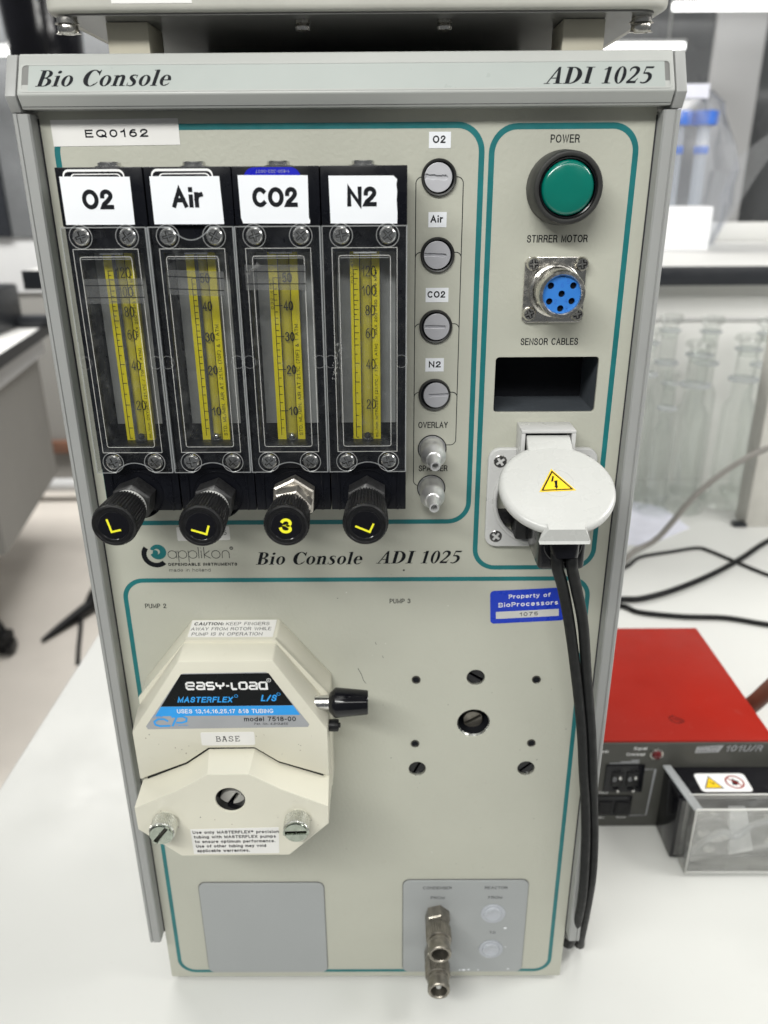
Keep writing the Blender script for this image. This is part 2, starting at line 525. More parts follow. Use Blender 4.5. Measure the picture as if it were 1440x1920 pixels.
# ------------------------------------------------------------------ sans lettering drawn with a round-cornered pen
def _A(cx, cy, rx, ry, a0, a1, n=10):
    return [(cx + rx * math.cos(math.radians(a0 + (a1 - a0) * k / n)), cy + ry * math.sin(math.radians(a0 + (a1 - a0) * k / n))) for k in range(n + 1)]
XH = .72
GLY = {
 'A': (.70, [[(0, 0), (.35, 1), (.70, 0)], [(.13, .34), (.57, .34)]]),
 'B': (.60, [[(0, .5), (.36, .5)] + _A(.36, .75, .22, .25, -90, 90)[1:-1] + [(.36, 1), (0, 1), (0, 0), (.36, 0)] + _A(.36, .255, .24, .255, -90, 90)[1:-1] + [(.36, .51)]]),
 'C': (.66, [_A(.36, .5, .36, .5, 48, 312, 18)]),
 'D': (.64, [[(0, 0), (0, 1), (.30, 1)] + _A(.30, .5, .34, .5, 90, -90, 14)[1:-1] + [(.30, 0), (0, 0)]]),
 'E': (.54, [[(.54, 1), (0, 1), (0, 0), (.55, 0)], [(0, .53), (.48, .53)]]),
 'F': (.50, [[(.52, 1), (0, 1), (0, 0)], [(0, .51), (.44, .51)]]),
 'G': (.68, [_A(.36, .5, .36, .5, 48, 270, 16) + [(.52, .02), (.67, .16), (.67, .45), (.38, .45)]]),
 'H': (.62, [[(0, 0), (0, 1)], [(.62, 0), (.62, 1)], [(0, .53), (.62, .53)]]),
 'I': (.0, [[(0, 0), (0, 1)]]),
 'J': (.44, [[(.44, 1), (.44, .25)] + _A(.22, .22, .22, .22, 0, -180, 8)]),
 'K': (.60, [[(0, 0), (0, 1)], [(.58, 1), (.02, .38)], [(.2, .58), (.62, 0)]]),
 'L': (.48, [[(0, 1), (0, 0), (.48, 0)]]),
 'M': (.74, [[(0, 0), (0, 1), (.37, .08), (.74, 1), (.74, 0)]]),
 'N': (.62, [[(0, 0), (0, 1), (.62, 0), (.62, 1)]]),
 'O': (.74, [_A(.37, .5, .37, .5, 0, 360, 24)]),
 'P': (.56, [[(0, 0), (0, 1), (.34, 1)] + _A(.34, .73, .23, .27, 90, -90)[1:-1] + [(.34, .46), (0, .46)]]),
 'Q': (.74, [_A(.37, .5, .37, .5, 0, 360, 24), [(.44, .25), (.74, -.03)]]),
 'R': (.62, [[(0, 0), (0, 1), (.36, 1)] + _A(.36, .75, .22, .25, 90, -90)[1:-1] + [(.36, .5), (0, .5)], [(.36, .48), (.52, .38), (.56, .12), (.62, 0)]]),
 'S': (.58, [[(.55, .74)] + _A(.29, .76, .25, .25, 20, 180, 8) + [(.06, .62), (.29, .53), (.52, .43)] + _A(.29, .26, .28, .27, 20, -180, 10)]),
 'T': (.60, [[(0, 1), (.60, 1)], [(.30, 1), (.30, 0)]]),
 'U': (.62, [[(0, 1), (0, .32)] + _A(.31, .3, .31, .31, 180, 360, 12) + [(.62, 1)]]),
 'V': (.64, [[(0, 1), (.32, 0), (.64, 1)]]),
 'W': (.92, [[(0, 1), (.23, 0), (.46, .96), (.69, 0), (.92, 1)]]),
 'X': (.60, [[(0, 0), (.6, 1)], [(0, 1), (.6, 0)]]),
 'Y': (.62, [[(0, 1), (.31, .44), (.62, 1)], [(.31, .46), (.31, 0)]]),
 'Z': (.56, [[(0, 1), (.56, 1), (0, 0), (.58, 0)]]),
 '0': (.54, [_A(.27, .5, .27, .5, 0, 360, 22)]),
 '1': (.34, [[(.0, .72), (.18, .80), (.28, 1), (.28, 0)]]),
 '2': (.54, [[(.02, .70)] + _A(.27, .74, .25, .26, 175, -25, 10) + [(.34, .42), (.08, .18), (.0, 0), (.54, 0)]]),
 '3': (.54, [_A(.26, .76, .23, .25, 165, -80, 10) [:-1] + [(.24, .53)] + _A(.26, .27, .27, .27, 84, -170, 12)]),
 '4': (.56, [[(.42, 0), (.42, 1), (.0, .27), (.56, .27)]]),
 '5': (.54, [[(.50, 1), (.10, 1), (.05, .52)] + _A(.27, .32, .26, .31, 130, -140, 12)]),
 '6': (.54, [_A(.27, .32, .26, .32, 0, 360, 16), [(.01, .34), (.03, .60), (.13, .86), (.30, 1), (.44, .97)]]),
 '7': (.52, [[(0, 1), (.52, 1), (.30, .55), (.18, 0)]]),
 '8': (.54, [_A(.27, .76, .22, .24, -90, 270, 14), _A(.27, .26, .27, .26, 90, 450, 14)]),
 '9': (.54, [_A(.27, .68, .26, .32, 0, 360, 16), [(.53, .66), (.52, .38), (.44, .12), (.27, 0), (.08, .08), (.03, .22)]]),
 'a': (.50, [[(.03, .56)] + _A(.25, .55, .20, .18, 150, 0, 6) + [(.45, .10), (.52, .0)], [(.45, .43), (.20, .40)] + _A(.20, .2, .19, .2, 90, 300, 8) + [(.45, .18)]]),
 'b': (.52, [[(0, 0), (0, 1)], _A(.26, .36, .26, .36, 0, 360, 16)]),
 'c': (.48, [_A(.26, .36, .26, .36, 50, 310, 14)]),
 'd': (.52, [[(.52, 0), (.52, 1)], _A(.26, .36, .26, .36, 0, 360, 16)]),
 'e': (.52, [[(.02, .38), (.52, .38)] + _A(.26, .36, .26, .36, 5, 318, 16)]),
 'f': (.30, [[(.12, 0), (.12, .82), (.19, .97), (.32, .98)], [(0, XH - .03), (.30, XH - .03)]]),
 'g': (.52, [_A(.26, .36, .26, .36, 0, 360, 16), [(.52, XH), (.52, -.08)] + _A(.27, -.06, .25, .2, 0, -160, 8)]),
 'h': (.48, [[(0, 0), (0, 1)], [(0, .42)] + _A(.24, .46, .24, .25, 170, 0, 8) + [(.48, 0)]]),
 'i': (.0, [[(0, 0), (0, .57)], [(0, 1.0), (0, 1.04)]]),
 'k': (.46, [[(0, 0), (0, 1)], [(.44, XH), (.02, .30)], [(.16, .44), (.48, 0)]]),
 'l': (.0, [[(0, 0), (0, 1)]]),
 'm': (.80, [[(0, 0), (0, XH)], [(0, .42)] + _A(.20, .48, .20, .23, 170, 0, 8) + [(.40, 0)], [(.40, .42)] + _A(.60, .48, .20, .23, 170, 0, 8) + [(.80, 0)]]),
 'n': (.48, [[(0, 0), (0, XH)], [(0, .42)] + _A(.24, .46, .24, .25, 170, 0, 8) + [(.48, 0)]]),
 'o': (.54, [_A(.27, .36, .27, .36, 0, 360, 18)]),
 'p': (.52, [[(0, XH), (0, -.27)], _A(.26, .36, .26, .36, 0, 360, 16)]),
 'r': (.28, [[(0, 0), (0, XH)], [(0, .42), (.08, .64), (.28, .70)]]),
 's': (.44, [_A(.22, .55, .19, .17, 42, 180, 7) + [(.08, .43), (.22, .37), (.37, .30)] + _A(.22, .18, .21, .18, 15, -140, 8)]),
 't': (.28, [[(.12, .92), (.12, .14), (.18, .02), (.30, .02)], [(0, XH - .03), (.28, XH - .03)]]),
 'u': (.48, [[(0, XH), (0, .26)] + _A(.24, .25, .24, .25, 180, 350, 8), [(.48, XH), (.48, 0)]]),
 'v': (.48, [[(0, XH), (.24, 0), (.48, XH)]]),
 'w': (.72, [[(0, XH), (.18, 0), (.36, .68), (.54, 0), (.72, XH)]]),
 'x': (.46, [[(0, 0), (.46, XH)], [(0, XH), (.46, 0)]]),
 'y': (.48, [[(0, XH), (.25, .02)], [(.48, XH), (.22, -.12), (.12, -.26), (0, -.26)]]),
 'z': (.42, [[(0, XH), (.42, XH), (0, 0), (.43, 0)]]),
 ' ': (.26, []), '.': (.0, [[(0, 0), (0, .10)]]), ',': (.04, [[(.04, .10), (0, -.14)]]), ':': (.0, [[(0, 0), (0, .1)], [(0, .55), (0, .65)]]),
 '-': (.28, [[(0, .4), (.28, .4)]]), '/': (.34, [[(0, -.02), (.34, 1)]]), '(': (.2, [[(.2, 1.08), (.04, .75), (.0, .42), (.04, .1), (.2, -.2)]]), ')': (.2, [[(0, 1.08), (.16, .75), (.2, .42), (.16, .1), (0, -.2)]]),
 '&': (.66, [[(.66, 0), (.16, .68), (.16, .88), (.28, 1), (.42, .88), (.40, .70), (.08, .42), (.02, .2), (.14, .02), (.36, .0), (.56, .2), (.62, .45)]]),
 '°': (.3, [_A(.15, .85, .15, .15, 0, 360, 10)]), '+': (.4, [[(0, .4), (.4, .4)], [(.2, .2), (.2, .6)]]),
 '®': (.5, [_A(.25, .75, .25, .25, 0, 360, 12), [(.17, .62), (.17, .88), (.3, .86), (.3, .76), (.17, .75)]]),
}
def pen_text(m, s, x, y, h, w=None, mt=None, wt=.12, align='C', z=0.03, shear=0.0, gap=None):
    """single-line lettering: cap height h, whole width w, pen weight wt of the height"""
    mt = mt or INK
    gap = (.17 + wt) if gap is None else gap
    tot = sum(GLY[c][0] + gap for c in s) - gap
    ph = h - wt * h
    sx = ((w - wt * h) / tot) if w else ph
    ww = tot * sx
    x0 = x - ww / 2 if align == 'C' else (x + wt * h / 2 if align == 'L' else x - ww)
    cx = 0
    j = 0
    for c in s:
        gw, lines = GLY[c]
        for ln in lines:
            pts = []
            for px, py in ln:
                yy = py * ph
                pts.append((x0 + (cx + px) * sx + yy * shear, y - ph / 2 + yy))
            closed = (Vector(pts[0]) - Vector(pts[-1])).length < 1e-6
            if not closed:
                a, b = Vector(pts[0]), Vector(pts[1])
                d = (a - b).normalized() * wt * h * 0.48
                pts[0] = tuple(a + d)
                a, b = Vector(pts[-1]), Vector(pts[-2])
                d = (a - b).normalized() * wt * h * 0.48
                pts[-1] = tuple(a + d)
            _pen(m, pts, wt * h, mt, z + 0.005 * (j % 10), closed)
            j += 1
        cx += gw + gap
    return m
def _pen(m, pts, w, mt, z, closed):
    P = [Vector(p) for p in pts]
    if closed:
        P = P[:-1]
    n = len(P)
    L_, R_ = [], []
    for i in range(n):
        if closed:
            d0 = (P[i] - P[i - 1]).normalized()
            d1 = (P[(i + 1) % n] - P[i]).normalized()
        else:
            d0 = (P[i] - P[i - 1]).normalized() if i else (P[1] - P[0]).normalized()
            d1 = (P[i + 1] - P[i]).normalized() if i < n - 1 else d0
        d = d0 + d1
        if d.length < 1e-6:
            d = d1
        d.normalize()
        cs = max(0.42, d.dot(d1))
        q = Vector((-d.y, d.x)) * (w / 2 / cs)
        L_.append((P[i].x + q.x, P[i].y + q.y, z))
        R_.append((P[i].x - q.x, P[i].y - q.y, z))
    fs = [(k, k + n, (k + 1) % n + n, (k + 1) % n) for k in range(n if closed else n - 1)]
    m.add(L_ + R_, fs, mt)

# ------------------------------------------------------------------ serif lettering drawn stroke by stroke (bold italic)
def serif(m, s, x, y, h, w, mt, z=0.06, shear=0.27):
    def ring(cx, cy, rx, ry, ix, iy, a0=0, a1=360, icx=None, n=26):
        icx = cx if icx is None else icx
        out = [(cx + rx * math.cos(math.radians(a0 + (a1 - a0) * k / n)), cy + ry * math.sin(math.radians(a0 + (a1 - a0) * k / n))) for k in range(n + 1)]
        inn = [(icx + ix * math.cos(math.radians(a0 + (a1 - a0) * k / n)), cy + iy * math.sin(math.radians(a0 + (a1 - a0) * k / n))) for k in range(n + 1)]
        return out + inn, [(k, k + 1, k + n + 2, k + n + 1) for k in range(n)]
    def quad(x0, y0, x1, y1):
        return [(x0, y0), (x1, y0), (x1, y1), (x0, y1)], [(0, 1, 2, 3)]
    def pol(*p):
        return list(p), [tuple(range(len(p)))]
    def brush(pts):
        out, n = [], len(pts)
        P = [Vector((p[0], p[1], p[2])) for p in pts]
        path = []
        for i in range(n - 1):
            p0, p1, p2, p3 = P[max(i - 1, 0)], P[i], P[i + 1], P[min(i + 2, n - 1)]
            for k in range(6):
                t = k / 6
                path.append(0.5 * ((2 * p1) + (p2 - p0) * t + (2 * p0 - 5 * p1 + 4 * p2 - p3) * t * t + (-p0 + 3 * p1 - 3 * p2 + p3) * t ** 3))
        path.append(P[-1])
        L_, R_ = [], []
        for i, p in enumerate(path):
            d = path[min(i + 1, len(path) - 1)] - path[max(i - 1, 0)]
            d = Vector((d.x, d.y)).normalized()
            q = Vector((-d.y, d.x)) * (p.z / 2)
            L_.append((p.x + q.x, p.y + q.y))
            R_.append((p.x - q.x, p.y - q.y))
        k = len(path)
        return L_ + R_, [(i + k, i + k + 1, i + 1, i) for i in range(k - 1)]
    def dot(cx, cy, r):
        return circ(cx, cy, r, 16), [tuple(range(16))]
    G = {
        'B': (0.70, [quad(.10, 0, .30, 1), quad(0, 0, .40, .045), quad(0, .955, .40, 1), ring(.34, .755, .30, .245, .12, .195, -90, 90), quad(.3, .955, .345, 1), quad(.3, .51, .345, .555), ring(.36, .265, .34, .265, .14, .215, -90, 90), quad(.3, 0, .365, .05), quad(.3, .48, .365, .53)]),
        'i': (0.34, [quad(.09, .06, .265, .66), pol((.0, .60), (.09, .62), (.265, .68), (.0, .64)), quad(.02, 0, .34, .05), quad(.09, .04, .265, .1), dot(.19, .88, .095)]),
        'o': (0.56, [ring(.28, .335, .27, .345, .10, .295)]),
        'C': (0.76, [ring(.42, .5, .40, .515, .19, .46, 48, 312, icx=.45), pol((.66, .88), (.72, 1.0), (.76, 1.0), (.74, .66), (.71, .66)), brush([(.60, .90, .10), (.67, .82, .07), (.72, .70, .03)]), brush([(.60, .10, .09), (.68, .17, .06), (.74, .28, .03)])]),
        'n': (0.66, [quad(.07, 0, .24, .66), pol((-.02, .60), (.07, .62), (.24, .69), (-.02, .64)), brush([(.22, .50, .05), (.30, .62, .09), (.42, .62, .14), (.475, .50, .165), (.475, .30, .17), (.475, .0, .17)]), quad(-.01, 0, .32, .045), quad(.38, 0, .66, .045)]),
        's': (0.46, [brush([(.38, .60, .03), (.33, .655, .05), (.22, .665, .08), (.12, .60, .13), (.13, .48, .16), (.24, .37, .18), (.33, .25, .17), (.34, .12, .14), (.25, .02, .08), (.12, .02, .05), (.03, .09, .03)]), pol((.36, .48), (.385, .48), (.40, .68), (.37, .68)), pol((.0, 0), (.03, 0), (.045, .22), (.015, .22))]),
        'l': (0.32, [quad(.07, 0, .245, .98), pol((-.02, .93), (.07, .94), (.245, 1.02), (-.02, .97)), quad(.0, 0, .32, .045)]),
        'e': (0.52, [ring(.27, .335, .26, .345, .09, .295, 0, 305), quad(.14, .33, .50, .385), brush([(.36, .04, .07), (.43, .09, .05), (.49, .18, .03)]), pol((.35, .33), (.53, .33), (.52, .42), (.36, .42))]),
        ' ': (0.32, []),
        'A': (0.78, [pol((.05, 0), (.115, 0), (.50, .90), (.46, 1.0)), pol((.45, 1.0), (.56, 1.02), (.70, 0), (.49, 0)), quad(.22, .31, .55, .37), quad(-.04, 0, .24, .045), quad(.40, 0, .80, .045)]),
        'D': (0.84, [quad(.10, 0, .30, 1), quad(0, 0, .38, .045), quad(0, .955, .38, 1), ring(.32, .5, .48, .5, .26, .45, -90, 90), quad(.29, .95, .33, 1), quad(.29, 0, .33, .05)]),
        'I': (0.42, [quad(.11, 0, .31, 1), quad(0, 0, .42, .045), quad(0, .955, .42, 1)]),
        '1': (0.50, [quad(.17, 0, .34, 1), pol((.03, .80), (.17, .86), (.34, 1.0), (.30, 1.0), (.03, .86)), quad(.06, 0, .46, .045)]),
        '0': (0.56, [ring(.28, .5, .265, .515, .10, .47)]),
        '2': (0.56, [brush([(.06, .72, .04), (.10, .88, .09), (.24, .96, .12), (.40, .88, .17), (.43, .70, .17), (.35, .50, .13), (.20, .28, .10), (.06, .10, .10)]), quad(.02, 0, .46, .15), pol((.40, .15), (.46, .15), (.54, .30), (.50, .30))]),
        '5': (0.56, [pol((.14, .88), (.50, .88), (.54, 1.0), (.14, 1.0)), brush([(.165, .98, .05), (.13, .72, .05), (.10, .56, .05)]), brush([(.10, .58, .06), (.28, .60, .13), (.42, .48, .17), (.44, .28, .17), (.34, .09, .12), (.18, .02, .08), (.05, .07, .07)])]),
    }
    tot = sum(G[c][0] + 0.06 for c in s) - 0.06 + shear * 0.6
    sx = w / tot
    cx, j = 0.0, 0
    for c in s:
        for vs, fs in G[c][1]:
            m.add([((px + cx) * sx + x + py * h * shear, y + py * h, z + 0.005 * (j % 9)) for px, py in vs], fs, mt)
            j += 1
        cx += G[c][0] + 0.06


# ------------------------------------------------------------------ the console
CON = thing('bioreactor_console', 'tall beige control console with four gas flow meters and a cream pump head', 'lab console', (0, 140, 0))

# front panel with its openings
holes = [rrect(63, 366, 108.4, 390.9, 1.6), circ(60.4, 195.6, 8.7, 48)]
holes += [circ(x, z, 4.7, 32) for x, z in ((60.5, 224.4), (30.7, 165.3), (90.3, 165.3))]
m = M(PANEL_F).plate(rrect(-121.6, 3, 121.6, 492, 1.0), holes, -2.0, 0.0, PANEL, 0.25)
panel = m.obj('front_panel', CON)
# case behind the panel (open towards the panel)
m = M()
m.box(-121, 121, 2.4, 285, 3, 4.5, UNITBODY)
m.box(-121, -119.6, 2.4, 285, 4.6, 505, UNITBODY)
m.box(119.6, 121, 2.4, 285, 4.6, 505, UNITBODY)
m.box(-119.5, 119.5, 283, 285, 4.6, 505, UNITBODY)
m.box(-119.5, 119.5, 2.4, 282.9, 503.5, 505, UNITBODY)
m.box(-119.5, 119.5, 2.4, 4, 493, 503.4, UNITBODY)
m.obj('case', CON)
for fx, fy in ((-100, 25), (100, 25), (-100, 262), (100, 262)):
    M(frame((fx, fy, 0), (1, 0, 0), (0, 1, 0), (0, 0, 1))).lathe([(0, 0), (8, 0), (9, 0.8), (9, 2.9), (0, 2.9)], BLACKPL, seg=24).obj('foot', CON)

# side rails: front face, groove and inner lip
for s in (-1, 1):
    prof = [(121.9, 0.5), (121.9, 7.2), (122.5, 8.0), (126.0, 8.0), (126.25, 7.45), (126.6, 7.45), (126.85, 8.0), (127.9, 8.0), (128.4, 7.5), (128.4, -16), (124.5, -16), (124.5, 0.5)]
    pts = [(s * a, b) for a, b in prof]
    F = frame((0, 0, 0), (1, 0, 0), (0, -1, 0), (0, 0, 1))
    # cross-section drawn in x / out, extruded upwards
    m = M((Vector((0, 0, 0)), Vector((1, 0, 0)), Vector((0, -1, 0)), Vector((0, 0, 1))))
    m.prism(pts if s > 0 else pts[::-1], 43, 487.2, RAIL, 0)
    r = m.obj('side_rail', CON, 30)
    # cream gap seal beside the lip
    M(PANEL_F).box(s * 121.9 - 0.5, s * 121.9 + 0.5, 43, 486, 0.05, 0.45, INKG).obj('rail_gasket', CON)

# header: bevelled bar, recessed strip with the name, two end caps
def section(x0, x1, prof, mt, name, parent, bev=0.0):
    """prof: (out, z) closed outline, extruded along x"""
    m = M((Vector((0, 0, 0)), Vector((0, -1, 0)), Vector((0, 0, 1)), Vector((1, 0, 0))))
    m.prism(prof, x0, x1, mt, bev)
    return m.obj(name, parent, 30)
bar = [(-14, 488.6), (8.0, 488.6), (8.3, 489.2), (11.0, 493.2), (10.85, 494.0), (3.35, 507.2), (2.6, 507.9), (-14, 507.9)]
hb = section(-124.0, 124.0, bar, HEAD, 'header_bar', CON, 0.35)
capp = [(-16, 487.6), (8.0, 487.6), (11.4, 493.0), (3.6, 507.0), (2.8, 507.6), (-16, 507.6)]
for s in (-1, 1):
    section(min(s * 124.6, s * 128.6), max(s * 124.6, s * 128.6), capp, RAIL, 'end_cap', CON, 0.3)
section(-124.55, 124.55, [(-13, 489.5), (6.6, 489.5), (9.2, 493.2), (2.0, 506.0), (-13, 506.0)], INK, 'header_core', CON)
# slope frame: x right, y up the slope, z out of the slope
u = Vector((0, 8, 14.5)).normalized()
nn = Vector((0, -14.5, 8)).normalized()
SL = (Vector((0, -11.1, 493.4)), Vector((1, 0, 0)), u, nn)
m = M(SL)
m.plate(rrect(-123.3, 0.8, 123.2, 12.3, 1.6), [rrect(-122.4, 1.4, 122.3, 11.7, 1.4)], -0.1, 0.22, HEAD)
m.plate(rrect(-122.35, 1.45, 122.25, 11.65, 1.3), [], 0.0, 0.03, SLOTGREY)
m.obj('nameplate_bezel', CON)
m = M(SL).plate(rrect(-119.9, 1.45, 120.4, 11.65, 0.3), [], 0.06, 0.16, NAMEPLATE)
npl = m.obj('nameplate', CON)
m = M(SL)
serif(m, 'Bio Console', -117.2, 3.1, 6.6, 52.0, INK, z=0.18, shear=0.30)
m.obj('name_lettering', CON)
m = M(SL)
serif(m, 'ADI 1025', 74.9, 2.75, 6.8, 41.4, INK, z=0.18, shear=0.30)
m.obj('name_lettering', CON)
# long lower groove in the header bevel
m = M((Vector((0, -8.0, 488.75)), Vector((1, 0, 0)), Vector((0, -3.0, 4.4)).normalized(), Vector((0, -4.4, -3.0)).normalized()))
m.box(-123.6, 123.6, 0.85, 1.0, 0.0, 0.05, INKG)
m.obj('header_groove', CON)

# teal frames painted on the panel
def border(x0, z0, x1, z1, r, w=2.3, gap=None):
    m = M(PANEL_F)
    m.plate(rrect(x0, z0, x1, z1, r, 10), [rrect(x0 + w, z0 + w, x1 - w, z1 - w, r - w, 10)], 0.01, 0.05, TEAL)
    return m.obj('painted_frame', CON, 0)
border(-117.3, 311.6, 54.5, 484.0, 11)
border(56.2, 287.0, 115.9, 483.4, 11)
border(-116.4, 6.9, 115.2, 283.1, 11)

# printed words and flow lines
def nt(s, x, z, h, w, b=0.145):
    M(PANEL_F).text(s, x, z, h, w, INK, b, z=0.03).obj('panel_lettering', CON, 0)
nt('POWER', 86.3, 477.7, 3.0, 11.6)
nt('STIRRER MOTOR', 86.1, 440.1, 3.0, 25.2)
nt('SENSOR CABLES', 85.9, 397.7, 3.0, 25.0)
nt('OVERLAY', 35.9, 360.4, 2.9, 13.4)
nt('SPARGER', 36.3, 339.6, 2.9, 13.4)
nt('PUMP 2', -100.9, 267.7, 2.6, 10.6)
nt('PUMP 3', 21.1, 269.8, 2.6, 10.4)
m = M(PANEL_F)
serif(m, 'Bio Console', -49.3, 290.3, 6.7, 52.6, INK, z=0.04, shear=0.27)
m.obj('panel_lettering', CON)
m = M(PANEL_F)
serif(m, 'ADI 1025', 9.6, 290.6, 6.7, 41.3, INK, z=0.04, shear=0.27)
m.obj('panel_lettering', CON)
def arc(cx, cy, r, a0, a1, n=6):
    return [(cx + r * math.cos(math.radians(a0 + (a1 - a0) * k / n)), cy + r * math.sin(math.radians(a0 + (a1 - a0) * k / n))) for k in range(n + 1)]
lx, rx_ = 27.2, 46.4
lines = [[(36, 464)] + arc(lx + 2.5, 461.5, 2.5, 90, 180) + [(lx, 334)] + arc(lx + 2.5, 333.6, 2.5, 180, 270) + [(36, 331.1)],
         [(36, 464.01)] + arc(rx_ - 2.5, 461.5, 2.5, 90, 0) + [(rx_, 354)] + arc(rx_ - 2.5, 353.4, 2.5, 0, -90) + [(36, 350.9)]]
for zb in (434, 404.6, 374.5):
    lines.append([(36, zb + 1)] + arc(lx + 2.2, zb - 1.2, 2.2, 90, 180) + [(lx, zb - 2)])
    lines.append([(36, zb + 1.02)] + arc(rx_ - 2.2, zb - 1.2, 2.2, 90, 0) + [(rx_, zb - 2)])
m.strokes(lines, 0.36, INK, z=0.02) if False else None
fl = M(PANEL_F).strokes(lines, 0.36, INK, z=0.02)
fl.obj('flow_lines', CON, 0)

# maker's mark: black open ring, teal swirl, thin lettering
m = M(PANEL_F)
cx0, cz0 = -95.2, 296.3
def rseg(cx, cy, ro, ri, a0, a1, n=28, icx=0, icy=0):
    o_ = [(cx + ro * math.cos(math.radians(a0 + (a1 - a0) * k / n)), cy + ro * math.sin(math.radians(a0 + (a1 - a0) * k / n))) for k in range(n + 1)]
    i_ = [(cx + icx + ri * math.cos(math.radians(a0 + (a1 - a0) * k / n)), cy + icy + ri * math.sin(math.radians(a0 + (a1 - a0) * k / n))) for k in range(n + 1)]
    return o_ + i_[::-1]
m.plate(rseg(-97.6, 296.0, 6.9, 4.4, 140, 312), [], 0.02, 0.05, INK)
m.plate(rseg(-96.3, 297.4, 4.0, 1.5, -160, 160, icx=-0.6, icy=0.2), [], 0.02, 0.05, TEAL)
m.plate(circ(-97.6, 297.1, 1.35, 20), [], 0.055, 0.07, TEAL)
m.obj('maker_emblem', CON, 0)
m = M(PANEL_F)
X, w_, s0 = -91.6, 0.34, 4.3
def o_(x, z, r=2.05, a0=0, a1=360):
    return arc(x, z, r, a0, a1, 24)
L = []
zb = 296.0
x = X
L += [o_(x + 2.05, zb), [(x + 4.1, zb + 2.05), (x + 4.1, zb - 2.05)]]
x += 5.0
for _ in range(2):
    L += [o_(x + 2.05, zb), [(x, zb + 2.05), (x, zb - 4.0)]]
    x += 4.95
L += [[(x, zb + 4.0), (x, zb - 2.05)]]; x += 1.3
L += [[(x, zb + 2.05), (x, zb - 2.05)], [(x - .15, zb + 3.4), (x + .2, zb + 3.4)]]; x += 1.4
L += [[(x, zb + 4.0), (x, zb - 2.05)], [(x + 2.7, zb + 2.05), (x, zb - .2), (x + 2.9, zb - 2.05)]]; x += 3.6
L += [o_(x + 2.05, zb)]; x += 5.1
L += [[(x, zb - 2.05), (x, zb + 0.3)] + arc(x + 1.7, zb + .35, 1.7, 180, 0, 14) + [(x + 3.4, zb - 2.05)]]
L += [arc(x + 4.7, zb + 3.3, 0.7, 0, 360, 16)]
m.strokes(L, w_, INKG, z=0.02)
m.text('R', x + 4.7, zb + 3.3, 0.7, None, INKG, .14)
m.text('DEPENDABLE INSTRUMENTS', -75.2, 290.7, 1.6, 33.6, INK, .22)
m.text('made in holland', -81.8, 287.6, 1.75, 20.2, INKG, .11)
m.obj('maker_lettering', CON, 0)

# inside of the sensor cable opening
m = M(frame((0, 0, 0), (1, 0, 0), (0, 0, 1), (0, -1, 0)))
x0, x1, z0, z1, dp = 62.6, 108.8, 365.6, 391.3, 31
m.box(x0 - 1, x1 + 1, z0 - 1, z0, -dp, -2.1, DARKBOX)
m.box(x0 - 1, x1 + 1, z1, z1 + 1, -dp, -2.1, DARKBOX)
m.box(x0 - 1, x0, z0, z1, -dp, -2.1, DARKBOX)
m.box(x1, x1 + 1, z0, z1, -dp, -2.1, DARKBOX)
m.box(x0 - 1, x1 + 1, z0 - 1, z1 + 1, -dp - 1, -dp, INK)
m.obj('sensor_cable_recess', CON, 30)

# pump 3 mounting points
def cap_screw(x, z, ang):
    m = M(pf(x, z, -3.4, ang))
    m.plate(circ(0, 0, 4.4, 32), [[(-4.3, -.55), (4.3, -.55), (4.3, .55), (-4.3, .55)]], 0.6, 2.0, BLACKGL, 0.15)
    m.lathe([(4.4, 0.5), (4.3, 0.7), (0, 0.7)], INK, seg=32)
    m.lathe([(4.7, 0.2), (4.7, 3.3)], ZINC, seg=32)
    return m.obj('slotted_screw', CON)
cap_screw(60.5, 224.4, -32)
cap_screw(30.7, 165.3, 65)
cap_screw(90.3, 165.3, 42)
m = M(pf(60.4, 195.6, -14))
m.lathe([(8.75, 13.8), (8.75, 12.5), (8.0, 12.4), (8.0, 1), (0, 1)], INK, seg=48)
m.lathe([(8.72, 13.7), (8.1, 12.6)], ZINC, seg=48)
m.obj('drive_opening', CON)
m = M(pf(60.9, 192.4, -9.5, 32))
m.plate(circ(0, 0, 5.2, 36), [[(-5.1, -.8), (5.1, -.8), (5.1, .8), (-5.1, .8)]], 0, 2.2, BROWNMET, 0.2)
m.lathe([(5.2, -4), (5.2, 0.05), (0, 0.05)], DARKMET, seg=36)
m.obj('drive_shaft', CON)
for x, z in ((29.5, 223.3), (92.0, 223.1), (29.3, 182.4), (92.0, 182.5)):
    M(pf(x, z, 0)).lathe([(2.35, -0.2), (2.3, 0.35), (1.9, 0.5), (1.7, 0.35), (1.65, -0.1)], DARKMET, seg=24).lathe([(1.66, 0.1), (0, 0.1)], INK, seg=24).obj('threaded_bushing', CON)

